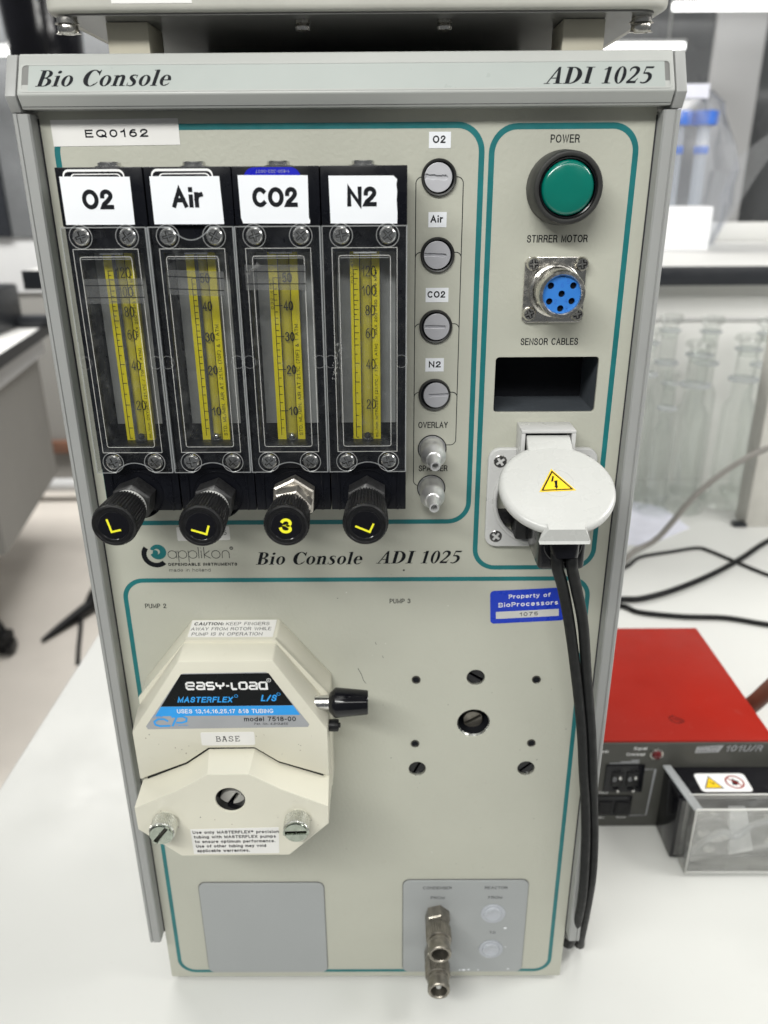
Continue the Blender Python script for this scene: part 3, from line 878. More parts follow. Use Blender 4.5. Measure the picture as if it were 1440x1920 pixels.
# grey plates at the foot of the panel
for x0, x1, z1 in ((-97.4, -23.6, 82.2), (23.2, 97.0, 83.9)):
    M(PANEL_F).plate(rrect(x0 - 0.45, 7.6, x1 + 0.3, z1 + 0.45, 4.3), [], 0.02, 0.10, PLATESHADE).plate(rrect(x0, 7.9, x1, z1, 4.0), [], 0.12, 1.0, PLATEGREY, 0.25).obj('grey_plate', CON)  # darker lower plate paints the shadow line round the edge
m = M(pf(0, 0, 1.01))
for s, x, z, w in (('CONDENSER', 43.4, 78.4, 17.0), ('FROM', 43.7, 70.5, 8.2), ('REACTOR', 78.0, 78.4, 13.4), ('FROM', 77.8, 70.6, 8.2), ('TO', 77.5, 41.8, 3.6)):
    m.text(s, x, z, 2.1, w, INK, .13)
m.obj('plate_lettering', CON, 0)
for x, z in ((77.1, 57.6), (77.1, 27.8)):
    m = M(pf(x, z, 1.0))
    m.lathe([(7.4, 0.0), (7.3, 0.5), (6.6, 0.7), (6.2, 0.55), (5.6, 0.6), (5.2, 1.3), (4.2, 1.5), (3.4, 1.15), (0, 0.9)], CAPRUB, seg=40)
    m.obj('rubber_plug', CON)
# water couplings
def coupling(x, z, pin):
    m = M(pf(x, z, 0.7))
    m.lathe([(7.6, 0), (7.6, 7.2), (7.0, 7.9), (5.8, 8.0)], BROWNMET, seg=6, a0=0.3)
    c = m.obj('water_coupling', CON, 25)
    def kn(k, n, r, zz):
        return r + (0.42 if k % 2 else -0.12) if r > 6.9 else r
    m = M(pf(x, z, 0.7))
    m.lathe([(5.8, 8), (6.4, 8.2), (6.4, 9.3), (5.9, 9.5), (5.9, 10), (6.6, 10.2)], BROWNMET, seg=48)
    m.lathe([(6.6, 10.2), (7.0, 10.5), (7.0, 18.6), (6.6, 19)], BROWNMET, seg=64, rad=kn)
    m.lathe([(6.6, 19), (6.0, 19.2), (6.0, 20), (6.5, 20.2), (6.5, 21.2), (6.0, 21.5), (6.1, 24.5), (6.5, 24.8), (6.5, 27.4), (6.1, 27.9), (5.1, 27.9), (4.7, 27.4), (4.5, 12), (0, 12)], BROWNMET, seg=48)
    m.obj('coupling_sleeve', c)
    if pin:
        M(pf(x, z, 0.7)).lathe([(2.0, 12), (2.0, 24.0), (1.4, 25.2), (0, 25.5)], WHITEPL, seg=24).obj('coupling_pin', c)
coupling(43.6, 57.4, False)
coupling(43.6, 27.6, True)

# green power button
m = M(pf(86.1, 459.6, 0))
m.lathe([(14.2, 0), (14.2, 3.0), (13.5, 13.4), (13.1, 14.2), (12.4, 14.4), (11.6, 14.2), (11.2, 13.2), (11.2, 9.0), (0, 8.6)], RINGBLK, seg=72)
pb = m.obj('power_button', CON)
m = M(pf(86.1, 459.6, 0))
m.lathe([(11.5, 13.2), (11.0, 13.7), (10.6, 13.5), (10.4, 10)], BLACKGL, seg=72)
m.obj('bezel_ring', pb)
m = M(pf(86.0, 459.6, 0))
m.lathe([(10.2, 9.5), (10.15, 13.2), (9.6, 14.1), (8.6, 14.55), (5, 14.85), (0, 14.95)], GREEN, seg=72)
m.obj('lens', pb)

# gas selector buttons
for x, z, nm, dx, rot, mtd in ((36.45, 463.8, 'O2', -.3, -3, DISC_PALE), (36.45, 434.0, 'Air', -.2, -2, DISC), (36.3, 404.5, 'CO2', .3, -1, DISC), (36.3, 374.5, 'N2', .6, 3, DISC)):
    m = M(pf(x, z, 0))
    m.lathe([(7.15, 0), (7.1, 1.2), (6.8, 1.5), (6.2, 1.3), (6.0, 0.2), (6.0, -0.0)], RINGBLK, seg=48)
    m.lathe([(6.0, 0.05), (0, 0.05)], INK, seg=48)
    b_ = m.obj('gas_valve_button', CON)
    rnd = random.Random(len(nm) * 7 + int(z))
    m = M(pf(x + dx, z, 0, rot))
    ls = -5.2 if nm != 'N2' else -2.9
    rs = 3.5 if nm != 'N2' else 5.2
    wv = 0.30 if nm == 'O2' else 0.10
    hh = 1.0 if nm == 'O2' else 0.7
    top = [(ls + (rs - ls) * k / 14, hh + rnd.uniform(-wv, wv)) for k in range(15)]
    bot = [(ls + (rs - ls) * k / 14, -hh * 0.8 + rnd.uniform(-wv, wv)) for k in range(15)]
    rr = 5.55
    m.plate(circ(0, 0, rr, 56), [bot + [(rs + .4, 0)] + top[::-1]], 0.3, 1.75, mtd, 0.12)
    m.lathe([(rr - .15, 0.95), (0, 0.95)], mtd, seg=40)
    m.obj('slotted_face', b_)
# little paper tags above them
for s, x, z, w, tw in (('O2', 36.6, 477.5, 8.7, 5.1), ('Air', 36.2, 447.8, 7.5, 5.2), ('CO2', 36.6, 417.7, 9.7, 7.6), ('N2', 36.1, 387.8, 8.1, 5.3)):
    pl = M(pf(x, z, 0)).box(-w / 2, w / 2, -2.95, 2.95, 0.03, 0.16, PAPER).obj('paper_tag', CON)
    M(pf(x, z, 0.17)).text(s, -0.3 if s != 'N2' else 0.1, 0.25, 2.75, tw, INK, .2, z=0.02).obj('tag_lettering', pl, 0)

# gas outlet nozzles
for x, z in ((35.7, 349.1), (35.6, 329.8)):
    m = M(pf(x, z, 0))
    m.lathe([(6.2, -.3), (6.2, 0.06), (5.9, 0.1), (5.5, 1.0), (5.4, 9.0), (5.6, 9.3), (5.6, 11.5), (4.9, 13.0), (3.6, 15.6), (3.6, 16.2), (3.2, 16.4), (2.7, 17.2), (2.6, 18.6), (3.0, 19.0), (3.0, 19.6), (2.2, 21.2), (2.3, 24.4), (2.1, 25.0), (1.5, 25.0), (1.35, 24.6), (1.3, 18), (0, 18)], BRUSHED, seg=48)
    nz = m.obj('outlet_nozzle', CON)
    M(pf(x, z, 0)).lathe([(6.6, -.3), (6.6, 0.2), (6.15, 0.25), (6.1, -.2)], INK, seg=48).obj('sealing_ring', nz)

# stirrer motor socket
m = M(pf(86.0, 419.7, 0))
m.plate([(-11.2, 13.3), (11.8, 13.3), (12.9, 12.2), (13.0, -12.2), (11.6, -13.6), (-11.4, -13.6), (-12.9, -12.2), (-12.9, 11.2)], [], 0.02, 1.5, NICKEL, 0.25)
ds = m.obj('motor_socket', CON)
m = M(pf(86.1, 419.7, 0))
m.lathe([(10.9, 1.4), (10.9, 4.2), (10.4, 4.6), (9.9, 4.8), (9.9, 6.8), (9.5, 7.2), (9.5, 17.4), (9.2, 18.0), (8.0, 18.1), (7.6, 17.6), (7.5, 15.5)], NICKEL, seg=64)
m.obj('barrel', ds)
m = M(pf(86.1, 419.7, 0))
pins = [(-4.5, 3.3), (4.6, 3.3), (0.1, 0.1), (-4.7, -2.9), (4.4, -2.8), (0, -5.7)]
m.plate(circ(0, 0, 7.55, 56), [circ(a, b, 1.35, 20) for a, b in pins] + [[(-1.0, 6.9), (1.0, 6.9), (1.0, 7.3), (-1.0, 7.3)]], 14.6, 16.2, BLUEINS, 0.08)
m.lathe([(7.4, 14.3), (0, 14.3)], INK, seg=40)
ins = m.obj('pin_insert', ds)
m = M(pf(86.1, 419.7, 16.2))
for s, a, b in (('1', -2.4, 4.9), ('5', 2.4, 5.0), ('6', .1, 3.6), ('2', -2.2, -2.9), ('4', 2.0, -2.6), ('3', 2.5, -5.8)):
    m.text(s, a, b, 2.0, None, BLUEENG, .13)
m.obj('pin_numbers', ds, 0)
for a, b, an in ((76.4, 430.3, 5), (96.6, 430.2, 8), (75.9, 410.0, 25), (96.2, 409.8, 15)):
    phillips(2.95, 'screw', ds, a, b, 1.5, NICKEL, an, h=2.4, slotw=0.26, cross=0.62)

# mains socket with hinged lid
m = M(pf(86.4, 325.3, 0))
m.plate(rrect(-25.0, -24.6, 25.0, 24.6, 5.5), [circ(0, -.6, 20.5, 64)], 0.02, 3.0, WHITEPL2, 0.7)
sk = m.obj('mains_socket', CON)
m = M(pf(86.4, 325.3, 0))
m.lathe([(22.3, 2.8), (22.3, 4.6), (21.8, 5.2), (21.0, 5.2), (20.3, 4.6), (20.2, -14), (0, -14)], WHITEPL2, cy=-.6, seg=72)
m.obj('socket_well', sk)
m = M(pf(86.4, 325.3, 0))
m.lathe([(15.5, -13), (15.5, 2.0), (14.8, 2.6), (0, 2.6)], BLACKGL, cy=-.6, cx=1, seg=48)
m.box(-19.5, -12.5, -12, -6, -8, 4.0, BLACKPL, 0.5)
m.obj('socket_insert', sk)
for a, b, an in ((66.9, 343.7, 35), (66.6, 306.1, 50), (105.6, 343.7, 20), (105.4, 306.1, 10)):
    phillips(3.5, 'screw', sk, a, b, 1.9, DARKSCREW, an, h=1.3)
# hinge block: a bracket standing out from the flange
m = M()
m.box(73.9, 97.8, -14, -0.1, 360.3, 361.6, WHITEPL2, 0.3)
m.box(73.9, 75.7, -14, -0.1, 343.5, 360.25, WHITEPL2, 0.3)
m.box(96.0, 97.8, -14, -0.1, 343.5, 360.25, WHITEPL2, 0.3)
m.box(75.8, 95.9, -5, -3, 344, 360.2, BLACKPL)
m.obj('hinge_bracket', sk)
# lid tilted forward on the plug
e = Vector((0, -.89, -.456)).normalized()
n_ = Vector((0, -.456, .89)).normalized()
LF = (Vector((85.6, -18.2, 356.4)), Vector((1, 0, 0)), -e, n_)     # y runs back up to the hinge
m = M(LF)
m.lathe([(0, -4.5), (22.8, -4.5), (23.9, -3.9), (24.2, -2.8), (24.2, -2.0), (23.9, -1.0), (23.1, -.35), (21.6, -.05), (0, 0)][::-1], WHITEPL, cy=-23.6, seg=96)
m.prism([(-9.6, -3.2), (9.7, -3.2), (9.6, 6.2), (-9.3, 6.2)], -3.6, -0.06, WHITEPL, 0.3)
lid = m.obj('socket_lid', sk, 40)
m = M(LF)    # grip tab at the lower rim
vs = [(-7.2, -44.0, 0.1), (7.9, -44.0, 0.1), (7.6, -47.4, 0.0), (-6.7, -47.4, 0.0), (-10.4, -49.2, -5.0), (10.3, -49.2, -5.0), (10.0, -50.4, -5.6), (-10.1, -50.4, -5.6), (-9.0, -45.5, -5.0), (9.0, -45.5, -5.0)]
m.add(vs, [(0, 3, 2, 1), (3, 4, 5, 2), (4, 7, 6, 5), (7, 8, 9, 6), (0, 8, 7, 4), (0, 4, 3), (1, 2, 5), (1, 5, 6), (1, 6, 9), (0, 1, 9, 8)], WHITEPL)
m.obj('grip_tab', sk, 20)
m = M(LF)
m.plate(circ(-.2, -22.2, 7.6, 48), [circ(-.2, -22.2, 7.35, 48)], -0.02, 0.06, WHITEPL2)
m.obj('moulded_ring', sk, 0)
m = M(LF)
A, B, Cc = (-1.3, -15.4), (-7.2, -26.9), (6.3, -26.2)
def grow(t, g):
    c = Vector((sum(p[0] for p in t) / 3, sum(p[1] for p in t) / 3))
    return [tuple(c + (Vector(p) - c) * g) for p in t]
m.plate(grow((A, B, Cc), 1.13), [], 0.03, 0.12, SIGNYEL, 0.02)
m.plate(grow((A, B, Cc), 1.0), [grow((A, B, Cc), 0.84)], 0.12, 0.16, INK)
m.strokes([[(-1.15, -18.6), (-2.0, -21.6), (-.35, -21.2), (-.7, -24.8)]], 0.75, INK, z=0.14)
m.plate([(-1.5, -24.2), (.2, -24.0), (-.6, -25.9)], [], 0.13, 0.17, INK)
m.obj('warning_sticker', sk, 0)

# stickers on the panel
st = M(pf(-91.9, 481.0, 0, 0.4)).box(-25.2, 25.2, -4.75, 4.75, 0.03, 0.16, PAPER2).obj('asset_sticker', CON)
M(pf(-91.5, 480.7, 0.17, 0.4)).text('EQ0162', 0, 0, 2.9, 25.0, INK, .2, z=0.02).obj('sticker_lettering', st, 0)
pb_ = M(pf(84.7, 266.8, 0, 3.0))
pb_.plate(rrect(-18.6, -9.3, 18.6, 9.3, 2.0), [], 0.03, 0.15, PROPBLUE)
ps = pb_.obj('property_sticker', CON)
m = M(pf(84.7, 266.8, 0.16, 3.0))
m.box(-15.8, 15.6, -6.6, -2.6, 0.0, 0.04, PAPERGREY)
m.text('Property of', 0.9, 5.7, 2.3, 20.6, LWHITE, .18)
m.text('BioProcessors', 0.3, 1.2, 2.5, 29.6, LWHITE, .18)
m.text('1075', 0.6, -4.6, 2.1, 9.2, INK, .16, z=0.06)
m.obj('sticker_lettering', ps, 0)
ws = M(pf(-73.4, 307.1, 0, 0.8)).plate(rrect(-12.7, -3.6, 12.7, 3.6, .6), [], 0.03, 0.15, PAPER2).obj('serial_sticker', CON)
M(pf(-73.4, 307.1, 0.16, 0.8)).text('5', 10.4, 0.4, 2.6, None, INKG, .11, z=0.02).obj('sticker_lettering', ws, 0)
# small scuffs and specks in the paint
m = M(PANEL_F)
m.strokes([[(-.6, 230.4), (1.2, 226.5), (2.2, 222.8), (3.4, 221.2)]], 0.28, INKG, z=0.012)
m.lathe([(0.55, 0.0), (0.3, 0.15), (0, 0.2)], DARKMET, cx=22.9, cy=286.9, seg=10)
m.strokes([[(8.5, 246.0), (9.0, 244.6)], [(12.0, 238), (12.6, 236.6)]], 0.2, INKG, z=0.014)
rs = random.Random(11)
for k in range(26):
    m.plate(circ(rs.uniform(-10, 115), rs.uniform(90, 300), rs.uniform(.12, .32), 7, rs.uniform(.1, .3)), [], 0.01, 0.03, rs.choice([INKG, PAPER2, DARKMET]))
tag(m.obj('paint_scuffs', CON, 0), kind='stuff')
m = M(PANEL_F)
for a, b, r in ((88.5, 10.5, .7), (61, 9.6, 1.3), (64, 9.9, .9), (58.6, 9.5, .8), (70, 9.8, .6), (85, 45.5, 1.1), (86, 29.5, .5), (-4.5, 392.0, 0.01)):
    m.plate(circ(a, b, r, 10, r * 0.55), [], 1.02, 1.14, PAPER, 0.03)
m.obj('paint_splashes', CON, 0)

# ------------------------------------------------------------------ gas flow meters
REFRACT = mat('tube_refraction_band', (0.07, 0.075, 0.085), 0.3)  # dark tone painted for the glass tube's refraction
def flow_meter(i, cx, gas):
    F0 = pf(cx, 0, 0)
    # black block with a window recess
    m = M(F0)
    rec = [(-12.2, 360.2), (12.2, 360.2), (12.2, 437.6), (-12.2, 437.6)]
    m.plate([(-16.0, 350.1), (16.0, 350.1), (16.0, 447.2), (-16.0, 447.2)], [rec], 12.0, 28.9, BLACKAL, 0.2)
    m.box(-16.05, 16.05, 447.3, 467.8, 12.0, 30.6, BLACKAL, 0.3)
    m.box(-16.05, 16.05, 330.6, 350.0, 12.0, 28.0, BLACKAL, 0.3)
    for sx in (-12.6, 12.6):
        m.box(sx - 0.5, sx + 0.5, 330.7, 349.9, 28.0, 28.5, BLACKAL, 0.2)
    m.box(-15.2, 15.2, 331, 467.6, 0.3, 12.1, BLACKAL)
    body = m.obj('flow_meter', CON, 30)
    # grey card behind the scale tube
    M(F0).box(-11.9, 11.9, 365.5, 437.4, 12.2, 13.0, GREYBACK).obj('backing_card', body)
    # scale tube
    m = M(F0)
    xl, xr = -6.3, 5.4
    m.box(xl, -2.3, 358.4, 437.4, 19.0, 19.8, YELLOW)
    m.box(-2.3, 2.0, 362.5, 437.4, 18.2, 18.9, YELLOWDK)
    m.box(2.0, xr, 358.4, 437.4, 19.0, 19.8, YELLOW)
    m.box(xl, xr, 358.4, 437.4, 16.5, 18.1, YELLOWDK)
    sc_ = m.obj('yellow_scale', body)
    off = 0.0 if gas in ('N2', 'O2') else 0.25
    m = M(F0)
    m.box(*((-2.9, -1.5) if gas in ('O2', 'Air') else (-2.65, -2.25)), 359.5, 437.3, 19.7, 19.95, REFRACT if gas in ('O2', 'Air') else INKG)  # wide band on O2 and Air is painted refraction, thin line elsewhere
    m.box(2.0, 2.25, 359.5, 437.3, 19.7, 19.92, INK)
    m.obj('divider_and_refraction', body)
    m = M(pf(cx, 0, 19.85))
    if gas in ('O2', 'N2'):
        zs = [430.2, 426.8, 422.5, 418.3, 414.7, 410.7, 405.4, 400.4, 392.9, 385.0, 375.7, 365.6]
        sl = [[(-5.0, zs[0]), (-5.0, 361)]]
        for k, z in enumerate(zs):
            sl.append([(-5.0, z), (-3.2, z)])
            if k < len(zs) - 1:
                zz = (z + zs[k + 1]) / 2
                sl.append([(-5.0, zz), (-3.9, zz)])
        sl.append([(-5.0, 361), (-3.9, 361)])
        m.strokes(sl, 0.26, INK, z=0.03)
        for s, z in (('120', 429.6), ('100', 422.2), ('80', 414.4), ('60', 405.2), ('40', 392.6), ('20', 375.6)):
            m.text(s, 1.1 if len(s) == 3 else 1.5, z, 4.1, 5.8 if len(s) == 3 else 3.9, INK, .085, z=0.3)
        words = 'mL/min NITROGEN (21.1°C / 70F. 1 ATM)    MAX 200 PSIG (1379 kPa)' if gas == 'N2' else 'mL/min OXYGEN (21.1°C / 70F. 1 ATM)     MAX 200 PSIG (1379 kPa)'
        cz, ln, hh = 395.5, 69, 1.15
    else:
        zs = [427.2, 416.4, 404.0, 390.4, 372.8]
        full = []
        allz = zs + [361.5]
        sl = [[(-4.6, 427.2), (-4.6, 362)]]
        for k in range(5):
            st_ = 5 if k < 4 else 3
            for j in range(st_):
                z = allz[k] + (allz[k + 1] - allz[k]) * j / st_
                sl.append([(-4.6, z), (-2.6 if j == 0 else -3.3, z)])
        m.strokes(sl, 0.26, INK, z=0.03)
        if gas == 'CO2':
            m.strokes([[(-2.2, z), (-1.3, z)] for z in zs], 0.3, INK, z=0.03)
        for s, z in (('50', 427.3), ('40', 416.4), ('30', 404.0), ('20', 390.4), ('10', 372.8)):
            m.text(s, 0.7 if gas == 'Air' else 1.0, z, 3.8, 3.9, INK, .13, z=0.3)
        words = 'STD. ML/MIN. AIR AT 21.1C (70F) & 1 ATM'
        cz, ln, hh = 385.5, 47, 1.45
    m.obj('scale_ticks', body, 0)
    m = M((Vector((cx + 3.75, -19.85, cz)), Vector((0, 0, 1)), Vector((-1, 0, 0)), Vector((0, -1, 0))))
    m.text(words, 0, 0, hh, ln, INK, .15 if gas in ('O2', 'N2') else .13)
    if gas in ('CO2', 'N2'):
        m.text('032-41ST' if gas == 'CO2' else '032-41ST', 35.5 - (0 if gas == 'N2' else 0), 9.2, 1.1, 12, INK, .12)
    m.obj('scale_lettering', body, 0)
    # ball resting at the foot of the tube
    b = M(pf(cx - 0.2 if gas != 'O2' else cx, 361.9, 20.4))
    b.lathe([(1.45 * math.sin(pi * k / 10), -1.45 * math.cos(pi * k / 10)) for k in range(11)], STEEL if gas in ('Air', 'CO2') else BLACKGL, seg=20)
    b.obj('float_ball', body)
    M(pf(cx, 0, 0)).lathe([(0, 0)], STEEL, seg=4) if False else None
    m = M((Vector((cx - .2, -19.0, 357.2)), Vector((1, 0, 0)), Vector((0, 1, 0)), Vector((0, 0, 1))))
    m.lathe([(0, 0), (1.9, 0), (1.9, 2.4), (1.5, 3.2), (0, 3.2)], TUBEM, seg=20)
    m.obj('tube_stop', body)
    # glass tube in front of the scale
    m = M((Vector((cx - .2, -19.8, 357.2)), Vector((1, 0, 0)), Vector((0, 1, 0)), Vector((0, 0, 1))))
    m.lathe([(2.3, 0.5), (2.3, 80)], GLASS, seg=24)
    m.obj('glass_tube', body)
    # acrylic cover
    def notch(dz, top):
        return dz
    arcb = [(-8.2, 350.2)] + [(-8.2 + 16.4 * k / 16, 350.2 + 4.3 * math.sin(pi * k / 16) ** 0.7) for k in range(1, 16)] + [(8.2, 350.2)]
    if gas == 'Air':
        arct = [(7.5, 447.1)] + [(7.5 - 15 * k / 14, 447.1 - 4.6 * math.sin(pi * k / 14) ** 0.8) for k in range(1, 14)] + [(-7.5, 447.1)]
    else:
        arct = []
    outl = [(-15.9, 350.2)] + arcb + [(15.7, 350.2), (15.8, 447.1)] + arct + [(-15.8, 447.1)]
    m = M(F0)
    m.plate(outl, [], 29.0, 34.0, ACRYL, 0.0)
    cov = m.obj('acrylic_cover', body, 30)
    m = M(F0)      # sawn edges, their highlight painted as pale strips
    def edge(pts, z0, z1, w, mt, closed=False):
        n = len(pts)
        rng = range(n if closed else n - 1)
        for k in rng:
            a, b2 = Vector(pts[k]), Vector(pts[(k + 1) % n])
            d = (b2 - a)
            if d.length < 1e-6: continue
            d.normalize()
            q = Vector((-d.y, d.x)) * w / 2
            a2, b3 = a - d * w * 0.35, b2 + d * w * 0.35
            m.add([(a2.x + q.x, a2.y + q.y, z1), (b3.x + q.x, b3.y + q.y, z1), (b3.x - q.x, b3.y - q.y, z1), (a2.x - q.x, a2.y - q.y, z1)], [(0, 1, 2, 3)], mt)
    edge(outl, 0, 34.03, 0.42, FROST, True)
    m.prism([(15.82, 350.3), (15.9, 350.3), (15.9, 447.0), (15.82, 447.0)], 29.1, 33.9, FROST)
    m.obj('sawn_edge', body, 0)
    if gas == 'N2':
        rs_ = random.Random(5)
        m = M(F0)
        for q in range(46):
            t = rs_.random()
            x0 = -10.6 - 2.4 * t + rs_.gauss(0, .7)
            z0 = 403.5 - 13.5 * t + rs_.gauss(0, .8)
            a_ = rs_.uniform(0, 3.14)
            l_ = rs_.uniform(.2, .7)
            m.strokes([[(x0, z0), (x0 + l_ * math.cos(a_), z0 + l_ * math.sin(a_))]], 0.13, GLINTSCUFF, z=34.95 + 0.004 * q)
        tag(m.obj('scuff_marks', body, 0), kind='stuff')
    # raised lens: outer and inner ledge
    o4 = rrect(-12.3, 359.1, 12.2, 439.4, 0.4, 3)
    i4 = rrect(-9.8, 361.7, 9.7, 436.7, 0.9, 3)
    m = M(F0)
    m.prism(o4, 34.04, 34.9, ACRYL, 0, top=i4)
    m.obj('lens_bevel', body, 25)
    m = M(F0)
    edge(rrect(-12.3, 359.1, 12.2, 439.4, 0.0), 0, 34.06, 0.25, GLINTSCUFF, True)
    edge(rrect(-9.8, 361.7, 9.7, 436.7, 0.9, 3), 0, 34.95, 0.25, GLINTSCUFF, True)  # pale lines paint the highlights along both ledges
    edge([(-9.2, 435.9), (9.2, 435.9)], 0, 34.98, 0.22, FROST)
    m.obj('lens_edge_glint', body, 0)
    # bright top block seen through the acrylic
    m = M(F0)
    m.box(-4.5, 4.5, 436.9, 439.1, 28.05, 28.6, STEEL if gas != 'N2' else WHITEPL2, 0.2)
    m.obj('tube_clamp', body)
    # screws
    rr = random.Random(i * 5 + 3)
    for sx, sz in ((-8.7, 443.8), (8.7, 443.8), (-8.7, 354.7), (8.6, 354.7)):
        seat = M(pf(cx + sx, sz, 0))
        seat.lathe([(4.1, 34.02), (4.25, 34.12), (4.4, 34.02)], FROST, seg=32)
        seat.obj('screw_seat', body)
        phillips(3.3, 'cover_screw', body, cx + sx, sz, 32.7, STEEL, rr.uniform(0, 60), h=1.5)
    # tape with two ink lines
    if gas in ('O2', 'Air', 'CO2'):
        tz = {'O2': (424.2, -9.6, 13.0, 0.3), 'Air': (427.0, -10.3, 11.2, -2.2), 'CO2': (428.9, -12.9, 10.1, -0.2)}[gas]
        m = M(pf(cx, tz[0], 35.1, tz[3]))
        m.box(tz[1], tz[2], -4.6, 4.6, 0, 0.06, TAPEM)
        tp = m.obj('tape_strip', body)
        m = M(pf(cx, tz[0], 35.17, tz[3]))
        m.box(tz[1] + .3, tz[2], 2.0, 2.3, 0, 0.02, INK)
        m.box(tz[1] + .3, tz[2], -2.5, -2.2, 0, 0.02, INK)
        if gas == 'CO2':
            m.add([(tz[1], 1.2, .1), (tz[1] + 1.4, 2.4, 1.6), (tz[1] + 5.0, 5.6, 1.3), (tz[1] + 6.0, 4.4, .1), (tz[1] + 1.5, 1.0, .1)], [(0, 1, 4), (1, 2, 3, 4)], TAPEM)
        m.obj('tape_lines', body, 0)
    # paper name on the block
    lab = {'O2': [(-14.6, 448.0), (-14.6, 464.7), (11.3, 464.5), (11.2, 447.9)],
           'Air': [(-14.0, 448.0), (-14.0, 464.6), (11.7, 464.5), (12.2, 447.9)],
           'CO2': [(-13.0, 448.1), (-13.7, 450.0), (-13.9, 464.8), (11.9, 464.6), (11.7, 450.0), (12.2, 449.0), (12.0, 447.9)],
           'N2': [(-12.7, 447.9), (-13.0, 464.4), (10.9, 464.3), (12.3, 463.0), (12.0, 461.2), (12.3, 459.0), (12.1, 456.0), (12.4, 451), (12.3, 447.7)]}[gas]
    m = M(F0)
    m.plate(lab, [], 30.65, 30.8, PAPER)
    m.obj('paper_label', body, 0)
    m = M(pf(cx, 0, 30.85))
    tx, tw = {'O2': (-1.5, 11.6), 'Air': (-0.7, 11.7), 'CO2': (-0.6, 16.8), 'N2': (-0.8, 11.0)}[gas]
    m.text(gas, tx, 457.2 if gas != 'O2' else 456.8, 6.9, tw, INK, .225, gap=.34)
    m.obj('label_lettering', body, 0)
    # white ruled panel printed behind the label
    m = M(pf(cx, 0, 30.61))
    if gas in ('O2', 'Air'):
        m.plate(rrect(-13.3, 455, 9.4, 467.1, 2.2), [rrect(-12.9, 454, 9.0, 466.3, 1.9)], 0, 0.02, LWHITE)
        m.plate(rrect(-10.6, 455, 8.2, 465.6, 1.6), [rrect(-10.2, 454, 7.8, 465.25, 1.4)], 0, 0.02, LWHITE)
        m.obj('printed_rule', body, 0)
    elif gas == 'CO2':
        m.plate(rrect(-11.8, 455, 9.4, 467.4, 4.0), [], 0, 0.02, TAGBLUE)
        t2 = M(pf(cx - 1.0, 466.0, 30.65, 180)).text('1-800-323-3037', 0, 0, 1.0, 12.4, LGREY, .12, z=0.01)
        m.add([tuple(v) for v in []], [], LGREY)
        m.obj('blue_sticker', body, 0)
        t2.obj('sticker_lettering', body, 0)
    # gas port on top
    m = M((Vector((cx - 0.6, -15.0, 467.9)), Vector((1, 0, 0)), Vector((0, 1, 0)), Vector((0, 0, 1))))
    m.lathe([(5.5, -.1), (5.5, 0.5), (4.4, 0.6), (4.4, 1.7), (4.0, 2.0), (3.2, 2.0), (3.0, 1.4), (0, 1.4)], STEEL, seg=40)
    m.obj('top_port', body, 30)
    # faint moulded circles
    m = M(F0)
    for sx in (-13.9, 13.9):
        m.plate(circ(sx, 396.5, 2.6, 32), [circ(sx, 396.5, 2.35, 32)], 34.02, 34.05, FAINT)
    m.obj('mould_mark', body, 0)
    # needle valve with knurled knob
    kx, kz = {'O2': (-92.7, 338.0), 'Air': (-58.4, 337.6), 'CO2': (-24.9, 337.6), 'N2': (6.3, 338.0)}[gas]
    hexm = NUTMET if gas == 'CO2' else BLACKHEX
    m = M(pf(kx, kz, 0))
    m.lathe([(11.0, 27.0), (11.0, 28.3), (10.4, 28.3), (10.2, 26), (0, 26)], BLACKAL, seg=48)
    m.lathe([(6.6, 26), (6.6, 29)], hexm, seg=36)
    if gas == 'CO2':
        m.lathe([(6.6, 29), (9.8, 29.2), (9.8, 34.4), (8.9, 35.0), (6.8, 35.1), (6.8, 37.6), (7.0, 38.0)], hexm, seg=6, a0=0.45)
        m.lathe([(7.2, 34.9), (7.2, 38.2)], hexm, seg=40)
        m.lathe([(7.0, 38.0), (8.8, 38.2), (8.8, 45.2), (8.0, 45.8), (5, 45.9)], hexm, seg=6, a0=0.2)
    else:
        m.lathe([(6.6, 29), (8.8, 29.2), (8.8, 38.6), (7.6, 39.6), (6.2, 40.0)], hexm, seg=6, a0=0.52 if gas == 'N2' else 0.35)
        m.lathe([(6.3, 39.4), (6.3, 43), (5, 43.4)], hexm, seg=36)
    m.obj('valve_nut', body, 30)
    kb = {'O2': 43.5, 'Air': 43.5, 'CO2': 46.2, 'N2': 41.0}[gas]
    if gas in ('O2', 'Air'):
        M(pf(kx, kz, 0)).lathe([(6.0, 41.6), (7.5, 41.8), (7.6, 43.4), (7.0, 43.8)], WHITEPL, seg=40).obj('white_washer', body)
    def kn(k, n, r, z):
        return r + 0.45 if (k % 4) in (1, 2) else r - 0.1
    m = M(pf(kx, kz, 0))
    m.lathe([(5, kb + .05), (7.2, kb), (7.7, kb + .9), (8.2, kb + 6), (8.7, 59.6), (8.5, 60.8)], BLACKPL, seg=168, rad=kn)
    m.lathe([(8.75, 60.5), (8.6, 61.6), (8.1, 62.1), (7.6, 62.1), (7.3, 61.7), (0, 61.7)], BLACKPL, seg=72)
    kn_o = m.obj('knurled_knob', body, 28)
    m = M(pf(kx, kz, 0))
    m.lathe([(6.0, 61.72), (6.1, 61.85), (5.9, 61.9), (5.75, 61.78), (0, 61.78)], BLACKGL, seg=56)
    m.obj('knob_disc', body)
